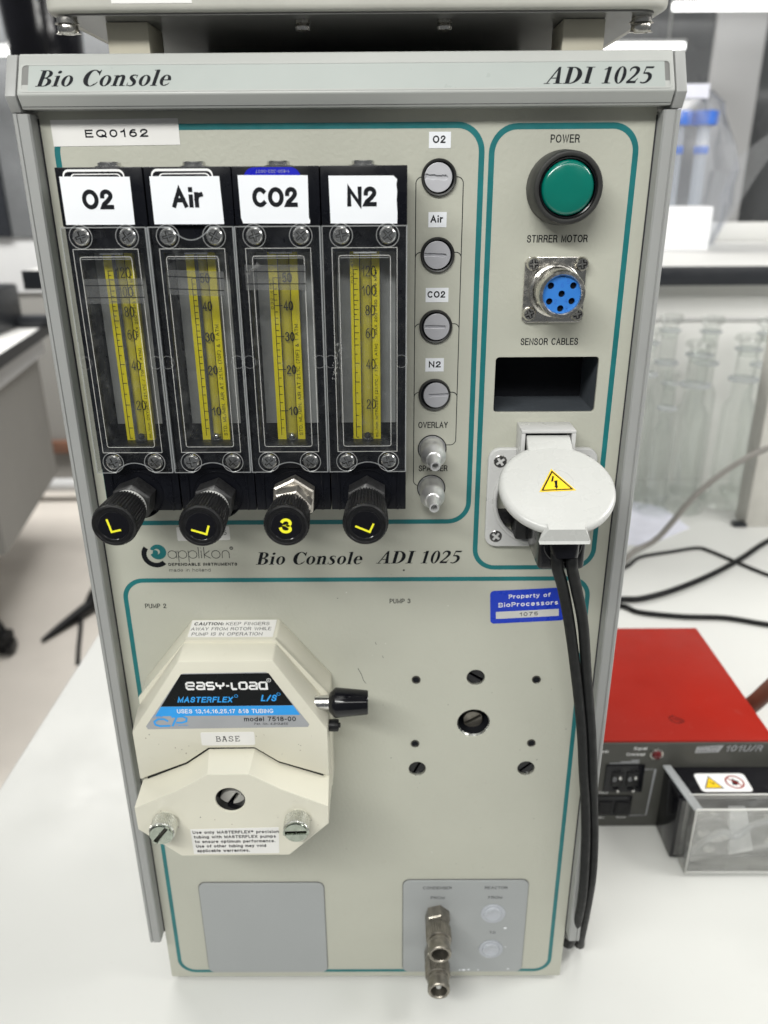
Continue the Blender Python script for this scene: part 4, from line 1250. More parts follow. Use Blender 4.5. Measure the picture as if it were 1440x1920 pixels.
    if gas == 'CO2':
        m = M(pf(kx, kz, 61.8, -8))
        m.text('3', 0, 0, 6.4, 5.0, KNOBYEL, .19, z=0.04)
    else:
        ra = {'O2': 13, 'Air': 72, 'N2': 66}[gas]
        m = M(pf(kx, kz, 61.8, ra))
        d = {'O2': (-1.6, -2.3), 'Air': (-2.6, -2.9), 'N2': (-2.2, -2.8)}[gas]
        hh = 5.6 if gas == 'O2' else 6.2
        m.plate([(d[0] - .42, d[1] - .4), (d[0] + 3.9, d[1] - .4), (d[0] + 3.9, d[1] + .42), (d[0] + .42, d[1] + .42), (d[0] + .42, d[1] + hh), (d[0] - .42, d[1] + hh)], [], 0.01, 0.06, KNOBYEL)
    m.obj('knob_letter', body, 0)
    return body
for i, (cx, gas) in enumerate(((-90.6, 'O2'), (-58.0, 'Air'), (-25.6, 'CO2'), (6.9, 'N2'))):
    o = flow_meter(i, cx, gas)
    tag(o, {'O2': 'flow meter with the O2 paper label', 'Air': 'flow meter with the Air paper label', 'CO2': 'flow meter with the CO2 paper label and a metal valve nut', 'N2': 'flow meter with the N2 paper label'}[gas])

# ------------------------------------------------------------------ peristaltic pump head
m = M(PANEL_F)
hexb = [(-89.5, 149.0), (-35.5, 149.0), (-14.6, 167.0), (-14.3, 227.6), (-39.2, 260.0), (-83.2, 260.0), (-110.6, 225.8), (-110.4, 166.0)]
hexf = [(-89.5, 149.0), (-35.5, 149.0), (-14.6, 167.0), (-14.4, 223.5), (-39.3, 257.6), (-83.6, 257.6), (-110.6, 221.5), (-110.4, 166.0)]
m.prism(hexb, 0.05, 15.0, CREAM, 0.7, top=hexf)
ph = m.obj('pump_head', CON, 30)
m = M(PANEL_F)
m.prism([(p[0] * 0.985 - .9, 204 + (p[1] - 204) * 0.975) for p in hexb], 14.9, 17.2, CREAM, 0)
m.prism([(-107, 172), (-18, 172), (-18, 214), (-107, 214)], 17.1, 28.6, LBLACK, 0)  # black block added so the gap between the jaws looks dark
m.obj('rotor_housing', ph, 30)
gapz = [(-110.6, 184.6), (-86.0, 195.1), (-74.0, 204.1), (-51.4, 204.2), (-40.0, 195.6), (-14.9, 186.3)]
back = gapz + [(-14.4, 221.0), (-39.2, 257.0), (-83.8, 257.2), (-110.9, 220.0)]
front = gapz + [(-14.9, 214.9), (-39.3, 254.9), (-84.1, 254.6), (-110.9, 213.6)]
m = M(PANEL_F).prism(back, 17.0, 30.0, CREAM, 0.9, top=front)
m.obj('upper_jaw', ph, 30)
# lower jaw
jb = [(-109.7, 165.8), (-109.4, 183.0), (-86.0, 193.5), (-74.0, 202.6), (-51.4, 202.8), (-40.0, 194.0), (-15.2, 184.5), (-15.0, 169.0), (-35.4, 148.8), (-89.6, 148.4)]
jf = [(-109.8, 165.9), (-109.9, 179.5), (-88.5, 190.0), (-72.2, 200.0), (-52.2, 200.2), (-37.0, 191.0), (-14.8, 180.3), (-14.8, 169.2), (-35.3, 148.8), (-89.8, 148.3)]
m = M(PANEL_F)
n = len(jb)
vs = [(p[0], p[1], 17.2) for p in jb] + [(p[0], p[1], 30.2) for p in jb] + [(p[0], p[1], 43.2) for p in jf]
m.add(vs, [(k, (k + 1) % n, n + (k + 1) % n, n + k) for k in range(n)] + [(n + k, n + (k + 1) % n, 2 * n + (k + 1) % n, 2 * n + k) for k in range(n)], CREAM)
m.plate(jf, [circ(-62.4, 184.3, 7.2, 48)], 42.6, 44.0, CREAM, 0.5)
m.lathe([(7.2, 43.2), (7.2, 30), (0, 30)], BLACKGL, cx=-62.4, cy=184.3, seg=40)
m.obj('lower_jaw', ph, 24)
m = M(pf(-62.8, 178.6, 33, 55))
m.plate(circ(0, 0, 6.3, 40), [[(-6.1, -1.1), (6.1, -1.1), (6.1, 1.1), (-6.1, 1.1)]], 0, 5.4, ROTORMET, 0.3)
m.lathe([(6.2, 0.6), (0, 0.6)], DARKMET, seg=30)
m.obj('rotor_screw', ph)
def kn2(k, n, r, z):
    return r + (0.22 if k % 2 else -0.16) if r > 5.8 else r
for x, z, an in ((-95.0, 172.0, 52), (-29.9, 173.2, 2)):
    m = M(pf(x, z, 44))
    m.lathe([(5.0, 0), (5.0, 1.2), (6.1, 1.6), (6.1, 8.6), (5.7, 9.3)], ZINC, seg=84, rad=kn2)
    ts = m.obj('thumb_screw', ph, 20)
    m = M(pf(x, z, 44, an))
    m.plate(circ(0, 0, 5.8, 44), [[(-5.7, -.65), (5.7, -.65), (5.7, .65), (-5.7, .65)]], 8.4, 10.2, RUBBERG, 0.5)
    m.lathe([(5.6, 8.6), (0, 8.6)], DARKMET, seg=30)
    m.obj('thumb_screw_face', ph)
# release lever
XF = frame((0, -22, 225.2), (0, 1, 0), (0, 0, 1), (1, 0, 0))
M(XF).lathe([(3.7, -34), (3.7, -12)], STEEL, seg=36).obj('lever_rod', ph)
M(XF).lathe([(4.2, -14.2), (4.8, -14.0), (7.3, -11.2), (7.4, -10.6), (6.0, 4.4), (5.6, 5.0), (0, 5.05)], BLACKGL, seg=56).obj('lever_knob', ph)
M(frame((0, -22, 211.6), (0, 1, 0), (0, 0, 1), (1, 0, 0))).lathe([(3.0, -15.5), (3.1, -10.6), (2.8, -9.9), (1.3, -9.8), (1.2, -9.0), (0, -9.0)], BLACKPL, seg=28).obj('release_pin', ph)
M(PANEL_F).box(-33, -25.5, 226.5, 233.2, 17.4, 24, BLACKPL).obj('lever_slot', ph)

# big printed label
m = M(pf(0, 0, 30.0))
tr = [(-102.6, 215.9), (-24.3, 216.9), (-23.6, 218.4), (-41.6, 247.6), (-43.0, 248.6), (-82.2, 248.0), (-83.4, 247.3), (-103.4, 217.6)]
m.plate(tr, [], 0.02, 0.16, LGREY, 0.03)
def cut(z, side):
    t = (z - 217.0) / (248.0 - 217.0)
    return (-102.4 + t * 19.4) if side < 0 else (-24.6 + 0.7 - t * 18.0)
def band(z0, z1, mt, zz):
    m.plate([(cut(z0, -1), z0), (cut(z0, 1), z0 + .5), (cut(z1, 1), z1 + .5), (cut(z1, -1), z1)], [], zz, zz + 0.03, mt)
band(229.2, 247.6, LBLACK, 0.17)
band(223.6, 229.1, LBLUE, 0.17)
lb = m.obj('printed_label', ph, 0)
m = M(pf(0, 0, 30.22))
# rounded square lettering, drawn with a pen
def rs(lines, x, z, w, h):
    return [[(x + a * w, z + b * h) for a, b in ln] for ln in lines]
K = .18
def rr_(x0, y0, x1, y1, k=.14):
    return [(x0 + k, y0), (x1 - k, y0), (x1, y0 + k), (x1, y1 - k), (x1 - k, y1), (x0 + k, y1), (x0, y1 - k), (x0, y0 + k), (x0 + k, y0)]
GL = {'e': [[(0, .5), (1, .5), (1, .86), (.86, 1), (.14, 1), (0, .86), (0, .14), (.14, 0), (1, 0)]],
      'a': [[(0, 1), (.86, 1), (1, .86), (1, 0), (.14, 0), (0, .14), (0, .36), (.14, .5), (1, .5)]],
      's': [[(1, 1), (.14, 1), (0, .86), (0, .62), (.12, .5), (.88, .5), (1, .38), (1, .14), (.86, 0), (0, 0)]],
      'y': [[(0, 1), (0, .62), (.12, .5), (.88, .5), (1, .62), (1, 1)], [(.5, .5), (.5, 0)]],
      '-': [[(.0, .5), (1, .5)]],
      'L': [[(0, 1), (0, .14), (.14, 0), (1, 0)]],
      'o': [rr_(0, 0, 1, 1)],
      'd': [[(1, 1.0), (.14, 1), (0, .86), (0, .14), (.14, 0), (1, 0), (1, 1.0)]]}
x = -81.2
pen = []
for ch, w, g in (('e', 3.6, 1.35), ('a', 3.4, 1.35), ('s', 3.3, 1.3), ('y', 3.4, 1.2), ('-', 1.5, 1.2), ('L', 2.5, 1.2), ('o', 3.4, 1.35), ('a', 3.4, 1.35), ('d', 3.4, 1.3)):
    pen += rs(GL[ch], x, 239.2, w, 3.7)
    x += w + g
for q in range(0, len(pen)):
    m.strokes([pen[q]], 0.95, LWHITE, z=0.01 + 0.006 * (q % 9))
m.strokes([arc(-41.8 + 0.0, 244.1, .95, 0, 360, 14)], 0.25, LWHITE, z=0.01)
m.text('R', -41.8, 244.1, .9, None, LWHITE, .12)
m.text('MASTERFLEX', -73.3, 233.2, 3.3, 26.4, LBLUE, .2, shear=.25)
m.strokes([arc(-58.0, 235.2, .8, 0, 360, 14)], 0.25, LBLUE, z=0.01)
m.text('L/S', -42.6, 234.0, 3.7, 7.4, LBLUE, .2, shear=.25)
m.strokes([arc(-37.6, 236.2, .8, 0, 360, 14)], 0.25, LBLUE, z=0.01)
m.text('USES 13,14,16,25,17 &18 TUBING', -64.0, 226.5, 2.4, 46.5, LWHITE, .155)
m.text('model 7518-00', -42.6, 221.8, 2.7, 25.2, INK, .155)
m.text('Pat. No. 4,813,855', -42.3, 219.0, 1.3, 16.4, INK, .12, shear=.2)
pc = [[(-92.2, 220.6), (-94.0, 221.9), (-97.0, 221.9), (-99.0, 220.4), (-98.6, 218.6), (-96.6, 217.8), (-91.4, 218.0)],
      [(-90.4, 217.7), (-87.6, 223.4)], [(-90.4, 223.2), (-85.0, 223.4), (-83.0, 222.4), (-83.4, 220.6), (-85.6, 219.8), (-88.4, 219.8)]]
m.strokes(pc, 1.0, LBLUE, z=0.01)
m.text('Cole', -97.0, 223.4, 1.2, 4.6, LBLUE, .12)
m.text('Parmer', -85.6, 218.3, 1.0, 6.4, LBLUE, .12)
m.obj('label_lettering', ph, 0)
bl = M(pf(-64.0, 210.0, 30.0, 0.6)).plate(rrect(-13.2, -3.9, 13.2, 3.9, .8), [], 0.02, 0.15, PAPER2).obj('base_sticker', ph)
m = M(pf(-64.0, 210.0, 30.17, 0.6))
# typewriter capitals with slab serifs
def slab(lines):
    m.strokes(lines, 0.34, INK, z=0.02)
def put(lines, x):
    slab([[(x + a * 2.2, -1.45 + b * 2.9) for a, b in ln] for ln in lines])
put([[(.2, 0), (.2, 1)], [(0, 1), (.65, 1), (.9, .88), (.9, .65), (.65, .53), (.2, .53)], [(.65, .53), (1, .4), (1, .12), (.7, 0), (0, 0)]], -5.9)
put([[(.1, 0), (.45, 1), (.55, 1), (.9, 0)], [(.25, .35), (.75, .35)], [(-.05, 0), (.3, 0)], [(.7, 0), (1.05, 0)], [(.2, 1), (.55, 1)]], -2.8)
put([[(.9, .72), (.85, .92), (.5, 1.02), (.15, .9), (.15, .65), (.5, .53), (.9, .4), (.92, .12), (.5, -.02), (.12, .1), (.08, .3)], [(.9, .72), (.9, 1)], [(.08, 0), (.08, .3)]], 0.4)
put([[(.2, 0), (.2, 1)], [(0, 1), (.95, 1), (.95, .75)], [(.2, .52), (.65, .52)], [(0, 0), (1, 0), (1, .28)], [(.65, .4), (.65, .64)]], 3.5)
m.obj('sticker_lettering', ph, 0)
ml = M(pf(-61.9, 158.6, 44.0, 0.6)).plate([(-21.8, 7.5), (-21.6, -8.6), (21.4, -8.6), (22.3, 8.2)], [], 0.02, 0.14, PAPER2).obj('notice_sticker', ph)
m = M(pf(-61.9, 158.6, 44.16, 0.6))
for k, (s, w) in enumerate((('Use only MASTERFLEX® precision', 43.0), ('tubing with MASTERFLEX pumps', 41.0), ('to ensure optimum performance.', 40.2), ('Use of other tubing may void', 35.2), ('applicable warranties.', 26.4))):
    m.text(s, -20.8 + .25 * k, 5.6 - 3.0 * k, 1.85, w, INK, .2, align='L')
m.obj('sticker_lettering', ph, 0)
# specks and scuffs on the cream plastic
rs = random.Random(4)
m = M(PANEL_F)
for k in range(34):
    a_, b_ = rs.uniform(-106, -18), rs.uniform(188, 216)
    if rs.random() < .4:
        a_, b_ = rs.uniform(-104, -20), rs.uniform(166, 178)
        zz = 44.01
    else:
        zz = 30.02
        b_ = rs.uniform(206, 252) if abs(a_ + 62) < 14 else rs.uniform(200, 213.5)
    m.plate(circ(a_, b_, rs.uniform(.12, .34), 7, rs.uniform(.1, .3)), [], zz, zz + .02, rs.choice([DARKMET, INKG, BROWNT]))
tag(m.obj('dirt_specks', ph, 0), kind='stuff')
TF0 = (Vector((-61.4, -8.0, 258.95)), Vector((1, 0, 0)), Vector((0, 15.0, 2.4)).normalized(), Vector((0, -2.4, 15.0)).normalized())
# caution label on the sloping top
tu = Vector((0, 15.0, 2.4)).normalized()
tn = Vector((0, -2.4, 15.0)).normalized()
TF = (Vector((-61.4, -8.0, 258.95)), Vector((1, 0, 0)), tu, tn)
cl = M(TF).plate([(-21.5, 6.6), (20.8, 6.9), (20.2, -6.4), (-21.3, -6.7)], [], 0.03, 0.12, PAPER2).obj('caution_sticker', ph)
m = M((TF[0], TF[1], TF[2], TF[3]))
m.text('CAUTION:', -12.7, 3.9, 2.4, 14.6, INK, .2, z=0.15)
m.text('KEEP FINGERS', 6.6, 3.9, 2.4, 21.6, INK, .11, z=0.15)
m.text('AWAY FROM ROTOR WHILE', -1.0, 0.0, 2.4, 39.6, INK, .11, z=0.15)
m.text('PUMP IS IN OPERATION', -2.4, -3.9, 2.4, 34.6, INK, .11, z=0.15)
m.obj('sticker_lettering', ph, 0)

# ------------------------------------------------------------------ plug and its twin cable
PC = thing('power_plug', 'black angled plug in the white mains socket with two parallel cables hanging down', 'power plug', (130, 20, 0))
m = M()
m.box(78.5, 98.3, -46, -12, 309.5, 334, BLACKGL, 2.0, seg=3)
m.box(74, 101, -12, 2, 308, 342, BLACKPL, 1.5)
m.obj('plug_body', PC, 35)
m = M(pf(88.4, 321.5, 46))
m.lathe([(8.2, -.6), (8.2, 0.2), (7.7, 0.5), (7.5, 0.1), (0, 0.1)], BLACKGL, seg=40)
m.obj('plug_seam', PC)
m = M()
m.tube([(88.4, -45, 325), (88.4, -48, 322.5), (88.6, -50, 317.5)], 6.0, BLACKGL, seg=24, radii=[6.6, 6.3, 5.4], flat=.75)
m.obj('cable_boot', PC)
c1 = [(85.6, -44, 324), (85.2, -50, 318), (86.2, -49.5, 312), (89.8, -46, 301.8), (95.9, -40, 279.8), (103.4, -33, 246.8), (110.4, -27, 211.5), (115.0, -23, 181.6), (119.2, -20, 154.2), (122.4, -18, 122.3), (125.0, -14, 86.2), (126.8, -5, 52.3), (128.8, 8, 22.9), (129.6, 18, 8), (127.0, 28, 3.2), (125, 45, 3)]
c2 = [(91.2, -44, 324), (91.4, -50, 317), (92.6, -49, 311), (95.5, -46, 301.7), (101.9, -40, 279.8), (108.4, -32, 246.8), (115.2, -26, 211.5), (119.8, -22, 181.6), (123.8, -18, 154.2), (126.9, -16, 130.0), (129.4, -13, 99.5), (131.4, -5, 63.4), (134.0, 6, 28.9), (137.0, 15, 11), (136.0, 26, 3.4), (130, 45, 3)]
M().tube(c1, 2.5, CABLE, seg=18).obj('cable', PC)
M().tube(c2, 2.5, CABLE, seg=18).obj('cable', PC)

# ------------------------------------------------------------------ unit standing on top of the console
UP = thing('top_unit', 'beige instrument housing standing on short posts on top of the console', 'instrument', (7, 110, 508))
m = M()
m.prism(rrect(-113.5, -3, 122.5, 250, 9, 8), 521.4, 640, UNITBODY, 2.2, seg=3)
m.obj('housing', UP, 35)
m = M()
m.prism(rrect(-107.5, -0.5, 117.5, 245, 6, 6), 520.6, 521.3, UNDER, 0)
m.obj('base_plate', UP)
for x0, x1 in ((-94.0, -77.6), (84.6, 101.0)):
    m = M()
    m.box(x0, x1, 11, 34, 508.0, 520.5, POST, 0.5)
    m.obj('post', UP)
m = M()
m.box(-76, 84, 120, 124, 508, 520.5, BLKEDGE)
m.obj('rear_foot', UP)
for i, (x, y) in enumerate(((-106.2, 3.5), (-17.0, 10.0), (38.2, 11.5), (114.3, 9.0))):
    F = frame((x, y, 520.5), (1, 0, 0), (0, -1, 0), (0, 0, -1))
    m = M(F)
    if i in (0, 3):
        m.lathe([(3.8, 0), (3.8, 1.4), (4.4, 1.5), (4.4, 2.0), (3.9, 2.1)], NICKEL, seg=32)
        m.plate(circ(0, 0, 3.8, 32), [[(-3.7, -.45), (3.7, -.45), (3.7, .45), (-3.7, .45)]], 2.0, 5.2, NICKEL, 0.9)
    else:
        m.lathe([(2.9, 0), (3.0, 1.2), (2.4, 1.6), (1.9, 1.8), (3.0, 2.4), (2.8, 3.6), (0, 4.2)], NICKEL, seg=28)
    m.obj('base_screw', UP, 30)
M(pf(-45.6, 0, 3)).box(-41.0, 9.0 - 20, 524.0, 545.0, 0.03, 0.15, PAPER2).obj('white_label', UP)

# ------------------------------------------------------------------ table and what lies on it
TB = thing('lab_table', 'white laminate lab table under the console', 'table', (600, 700, -25))
m = M()
m.box(-307.3, 2000, -420, 1420, -24, 0, TABLE, 1.2)
m.obj('table_top', TB)
m = M()
m.box(-308.3, -307.4, -419, 1419, -23, -1.2, TABLEEDGE)
m.obj('edge_band', TB)
for x, y in ((-260, -370), (1900, -370), (-260, 1370), (1900, 1370)):
    m = M()
    m.box(x - 20, x + 20, y - 20, y + 20, -879, -24.5, RAIL)
    m.obj('leg', TB)

# red drive unit with its pump head
RD = thing('pump_drive', 'low red-topped pump drive with a dark grey front, right of the console', 'pump drive', (235, 210, 0))
m = M()
m.box(158, 301, 128.5, 289, 77.8, 80.9, REDP, 1.2)
m.box(158, 160, 129, 288, 10, 77.7, REDP)
m.box(299, 301, 129, 288, 10, 77.7, REDP)
m.obj('red_cover', RD)
m = M().box(157, 340, 127, 131, 0.4, 79.2, GRAPH, 0.8)
m.obj('front_plate', RD)
M().box(160.5, 298.5, 131.5, 287, 3, 77, GRAPH).obj('chassis', RD)
m = M(pf(0, 0, -127 + 0))
def dr(y):            # frame on the drive's front face
    return (Vector((0, y, 0)), Vector((1, 0, 0)), Vector((0, 0, 1)), Vector((0, -1, 0)))
DF = dr(126.9)
m = M(DF)
m.box(177.5, 206.5, 35.5, 60.5, 0.0, 1.8, BLACKGL, 0.4)
ts = m.obj('thumbwheel_housing', RD)
for x in (186.5, 198.0):
    m = M(DF)
    m.box(x - 4.4, x + 4.4, 42, 55, 1.5, 3.2, BLACKPL, 0.5)
    m.box(x - 2.0, x + 2.0, 55.4, 57.4, 1.5, 2.6, BLACKPL, 0.4)
    m.box(x - 2.2, x + 2.2, 37.4, 39.4, 1.5, 2.9, BLACKPL, 0.4)
    w = m.obj('thumbwheel', ts)
    m = M(DF).lathe([(1.5, 3.2), (1.1, 4.3), (0, 4.6)], STEEL, cx=x + 1.8, cy=50.2, seg=14)
    m.lathe([(1.2, 2.9), (0.9, 3.6), (0, 3.8)], STEEL, cx=x + 1.4, cy=37.6, seg=14)
    m.obj('thumbwheel_pin', ts)
    M(DF).text('0' if x < 190 else '6', x - 2.2, 49, 4, None, LGREY, .12, z=3.25).obj('thumbwheel_digit', ts, 0)
m = M(DF)
m.box(170, 200.5, 12.0, 31.0, 0, 1.0, BLACKGL, 0.3)
m.obj('switch_bezel', RD)
for x in (180.8, 193.4):
    m = M(DF)
    m.box(x - 5.2, x + 5.2, 14.4, 26.0, 0.9, 2.4, BLACKPL, 0.5)
    m.obj('rocker_switch', RD)
m = M(DF)
m.lathe([(4.9, 0), (4.9, 1.8), (4.2, 2.2), (3.7, 2.0)], NICKEL, cx=213.6, cy=70.5, seg=28)
m.lathe([(3.7, 1.8), (3.0, 3.4), (1.6, 4.2), (0, 4.5)], mat('dark_red_lamp', (0.10, 0.01, 0.012), 0.1), cx=213.6, cy=70.5, seg=24)
m.obj('indicator_lamp', RD)
m = M(DF)
m.text('Signal', 201.5, 75.0, 2.6, 9.5, LWHITE, .14)
m.text('Overload', 198.5, 69.6, 2.6, 13.5, LWHITE, .14)
m.text('Power', 173.5, 72.4, 2.6, 10, LWHITE, .14)
m.text('Rate', 178.3, 33.6, 2.0, 7.0, LWHITE, .14)
m.text('Man', 178.0, 9.4, 2.0, 6.5, LWHITE, .14)
m.text('Auto', 194.0, 9.6, 2.0, 7.2, LWHITE, .14)
m.strokes([[(207.0, 55.4), (215.0, 55.6), (213.0, 11.5), (200, 11.2)], [(180, 61.3), (202, 61.6)], [(188, 62.6), (202, 62.9)], [(196, 64.0), (202, 64.2)]], 0.8, LGREY, z=0.02)
m.obj('front_lettering', RD, 0)
m = M(DF)
m.text('101U/R', 277.5, 74.7, 5.6, 27, LGREY, .16, shear=.3)
m.prism([(243, 76.2), (262.8, 77.6), (259.6, 71.2), (242.2, 70.6)], 0.02, 0.06, LGREY)
m.text('WATSON', 251.6, 75.4, 1.7, 14, GRAPH, .16, z=0.1, shear=.2)
m.text('MARLOW', 250.8, 72.6, 1.7, 14, GRAPH, .16, z=0.1, shear=.2)
m.obj('front_lettering', RD, 0)
# scratch on the red lid
m = M().at((Vector((236, 152, 80.92)), Vector((1, 0, 0)), Vector((0, 1, 0)), Vector((0, 0, 1))))
m.strokes([[(-5, 4), (-1, 5.5), (1, 3), (4, 1.5), (5.5, -1)], [(-5, 3), (-4, -1), (-1, -3.5), (2, -3), (5.2, -1.6)], [(-3, 2.4), (0, 0.6), (4, -1.2)]], 0.8, LBLACK, z=0.01)
m.obj('lid_scratch', RD, 0)
# pump head: black carrier, roller, clear cover
m = M()
m.box(221.5, 345, 94.5, 126.8, 2.0, 56, BLACKGL, 0.8)
m.box(224, 344, 94, 94.45, 5, 55, CARRIER)
m.prism([(222, 97), (345, 97), (345, 126.8), (221.8, 126.8)], 56.1, 57.6, BLACKGL, 0)
m.obj('roller_carrier', RD)
m = M(dr(94))
m.lathe([(0, 6), (13, 6), (14, 5), (14, 0)], BLACKPL, cx=247, cy=27, seg=40)
for k in range(3):
    a = k * 2.094 + 0.4
    m.lathe([(0, 8.6), (2.4, 8.4), (4.4, 7.0), (4.4, 0)], STEEL if k else BRUSHED, cx=247 + 9 * math.cos(a), cy=27 + 9 * math.sin(a), seg=24)
m.box(240, 254, 25.2, 29, 6.1, 8.0, BRUSHED, 0.5)
m.obj('roller', RD)
m = M(dr(94))
M(dr(94)).tube([(232, 8, 4), (240, 26, 8), (252, 36, 9), (262, 30, 8), (276, 40, 6), (300, 44, 4)], 2.2, TUBEM, seg=12).obj('pump_tubing', RD)
m = M(dr(94))
for x, z in ((236, 46), (246, 46), (234, 16), (285, 42), (290, 20)):
    m.lathe([(2.6, 0), (2.4, 1.6), (0, 2.0)], NICKEL, cx=x, cy=z, seg=20)
m.obj('carrier_screw', RD)
M(dr(94)).prism([(256, 52), (268, 52), (279, 14), (262, 10)], 0.6, 5, PAPER, 0.6).obj('hose_clamp', RD)
m = M(dr(0))
# clear cover: sides, front, sloping top
m.box(226.8, 228.4, 3.0, 61.8, -93.8, -78.5, PUMPCOV, 0.2)
m.box(228.5, 345, 3.0, 4.6, -93.8, -78.5, PUMPCOV, 0.2)
m.box(228.5, 345, 4.7, 61.8, -80.0, -78.5, PUMPCOV, 0.2)
m.prism([(228.5, 60.2), (345, 60.2), (345, 61.8), (228.5, 61.8)], -93.8, -80.1, PUMPCOV)
m.obj('clear_cover', RD)
m = M()
m.tube([(227.6, 79.0, 61.2), (227.6, 79.0, 4.0), (345, 79.0, 4.0)], 0.8, GLINTSCUFF, seg=6, sub=1)  # pale rods paint the bright edge lines of the cover
m.tube([(227.6, 79.0, 61.4), (345, 79.0, 61.6)], 0.8, GLINTSCUFF, seg=6, sub=1)
m.tube([(227.6, 93.6, 61.4), (345, 93.6, 61.4)], 0.7, GLINTSCUFF, seg=6, sub=1)
m.prism([(226, 79), (232, 79), (224.5, 124), (219, 124)], 60.4, 61.9, FROST)
m.obj('cover_edge', RD)
sg = M((Vector((258.5, 110, 57.62)), Vector((1, 0, 0)), Vector((0, 1, 0)), Vector((0, 0, 1))))
sg.plate(rrect(-18.5, -9.5, 18.5, 9.5, 3), [], 0.02, 0.2, LWHITE)
so = sg.obj('safety_sticker', RD)
m = M((Vector((258.5, 110, 57.84)), Vector((1, 0, 0)), Vector((0, 1, 0)), Vector((0, 0, 1))))
T3 = [(-8.5, 6.8), (-15.5, -6.2), (-1.5, -6.2)]
m.plate(T3, [], 0, 0.03, INK)
m.plate(grow(T3, .82), [], 0.04, 0.06, SIGNYEL)
m.strokes([[(-9.6, 1), (-7.2, -2.4)], [(-7.6, -.6), (-6.4, -1)]], 0.7, INK, z=0.07)
m.plate(circ(8.6, 0.4, 6.8, 36), [circ(8.6, 0.4, 5.6, 36)], 0, 0.03, REDP)
m.strokes([[(4.8, 4.2), (12.4, -3.4)]], 1.1, REDP, z=0.05)
m.plate([(6.0, -2.4), (9.0, -3.0), (12.0, 0.8), (9.0, 2.6), (8.6, 4.6), (6.8, 2.0)], [], 0, 0.04, INK)
m.obj('sticker_print', so, 0)

# cables behind the console
def cable(name, pts, r, mt, label, cat='cable', group=None):
    o = M().tube(pts, r, mt, seg=12).obj(name)
    return tag(o, label, cat, group)
cable('grey_cable', [(262, 470, 4), (300, 540, 4), (338, 600, 8), (376, 612, 26), (418, 618, 82), (460, 620, 121), (504, 622, 146), (560, 625, 158)], 3.8, GREYCAB, 'thick grey cable rising to the right behind the red pump drive')
cable('black_cable', [(230, 470, 3.6), (290, 483, 3.6), (317, 485, 3.6), (361, 505, 3.6), (421, 544, 3.6), (482, 593, 3.6), (542, 648, 3.6), (640, 720, 3.6)], 3.6, CABLE, 'black cable curving away to the upper right across the white table')
cable('black_cable', [(230, 478, 3.0), (288, 470, 3.0), (306, 454, 3.0), (353, 443.5, 3.0), (400, 440, 3.0), (441, 425, 3.0), (500, 405, 3.0)], 3.0, CABLE, 'black cable lying nearest the back of the red box lid, nearly straight')
cable('thin_black_cable', [(262, 545, 2.2), (321, 570, 2.2), (351, 601, 2.2), (399, 618, 2.2), (437, 629, 2.2), (450, 620, 2.2), (468, 592, 2.2), (497, 548, 2.2), (540, 500, 2.2)], 2.4, CABLE, 'thin black cable bent to a sharp corner below the sheet of paper')
cable('brown_hose', [(318, 300, 7), (316, 262, 14), (314, 225, 26), (318, 200, 60), (330, 190, 90), (345, 185, 110)], 7.0, BROWNT, 'dark brown hose at the right edge beside the red lid', 'hose')
cable('grey_loop_cable', [(345, 262, 3), (322, 250, 3), (310, 240, 5), (314, 222, 8), (330, 210, 4)], 2.4, GREYCAB, 'small loop of thin grey cable by the brown hose')
o = M().prism([(250, 660), (372, 640), (452, 700), (440, 780), (360, 830), (240, 800)], 0.4, 1.2, BLUECARD).obj('paper_sheet')
tag(o, 'pale blue-white sheet of paper flat on the table behind the grey cable', 'paper')
# reagent shelf above the table
SH = thing('reagent_shelf', 'white shelf with a black front edge running behind the console', 'shelf', (300, 900, 340))
M().box(-517, 1900, 860, 1450, 324, 348.6, SHELF, 0.8).obj('shelf_board', SH)
M().box(-517.6, 1900, 853, 859.9, 322.2, 349, BLKEDGE, 0.5).obj('front_edge', SH)
M().box(-517, 1900, 1420, 1440, 348.8, 385, SHELF, 0.8).obj('rear_ledge', SH)
M().box(534, 578, 704, 740, 0.3, 341, mat('beige_post_paint', (0.52, 0.51, 0.47), 0.5), 1.0).obj('upright', SH)
M().box(518, 536, 702, 716, 0.3, 6, BLKEDGE, 1.0).obj('upright_foot', SH)
M().box(280, 1900, 905, 915, 0.4, 323.9, SHELF, 0.5).obj('back_board', SH)
M().box(280, 1900, 900, 904.8, 264, 269, WHITEPL2, 0.5).obj('board_trim', SH)

# glassware under the shelf
def cylinder(x, y, h, r, label, stop=True, grp='glass measuring vessels under the shelf'):
    F = frame((x, y, 0.5), (1, 0, 0), (0, 1, 0), (0, 0, 1))
    t = thing('glass_vessel', label, 'glassware', (x, y, 0), grp)
    m = M(F)
    m.lathe([(0, 0), (r * 1.5, 0), (r * 1.5, 5), (r * 0.9, 9), (r, 14), (r, h * 0.62), (r * 0.98, h * 0.64), (r * 0.62, h * 0.70), (r * 0.6, h * 0.97), (r * 0.78, h), (r * 0.7, h)], GLASS, seg=32)
    m.obj('vessel_wall', t)
    m = M(F)
    m.lathe([(r * 0.64, h * 0.80), (r * 0.9, h * 0.805), (r * 0.9, h * 0.82), (r * 0.64, h * 0.825)], FROST, seg=32)
    m.obj('collar', t)
    m = M(F)
    m.lathe([(r * 0.6, h * .985), (r * 0.8, h * .99), (r * 0.8, h), (r * .62, h * 1.002)], FROST, seg=32)
    m.obj('rim', t)
    if stop:
        m = M(F)
        m.lathe([(0, h * .95), (r * .5, h * .95), (r * .58, h * 1.03), (r * .9, h * 1.05), (r * .8, h * 1.08), (0, h * 1.09)], GLASS, seg=24)
        m.obj('stopper', t)
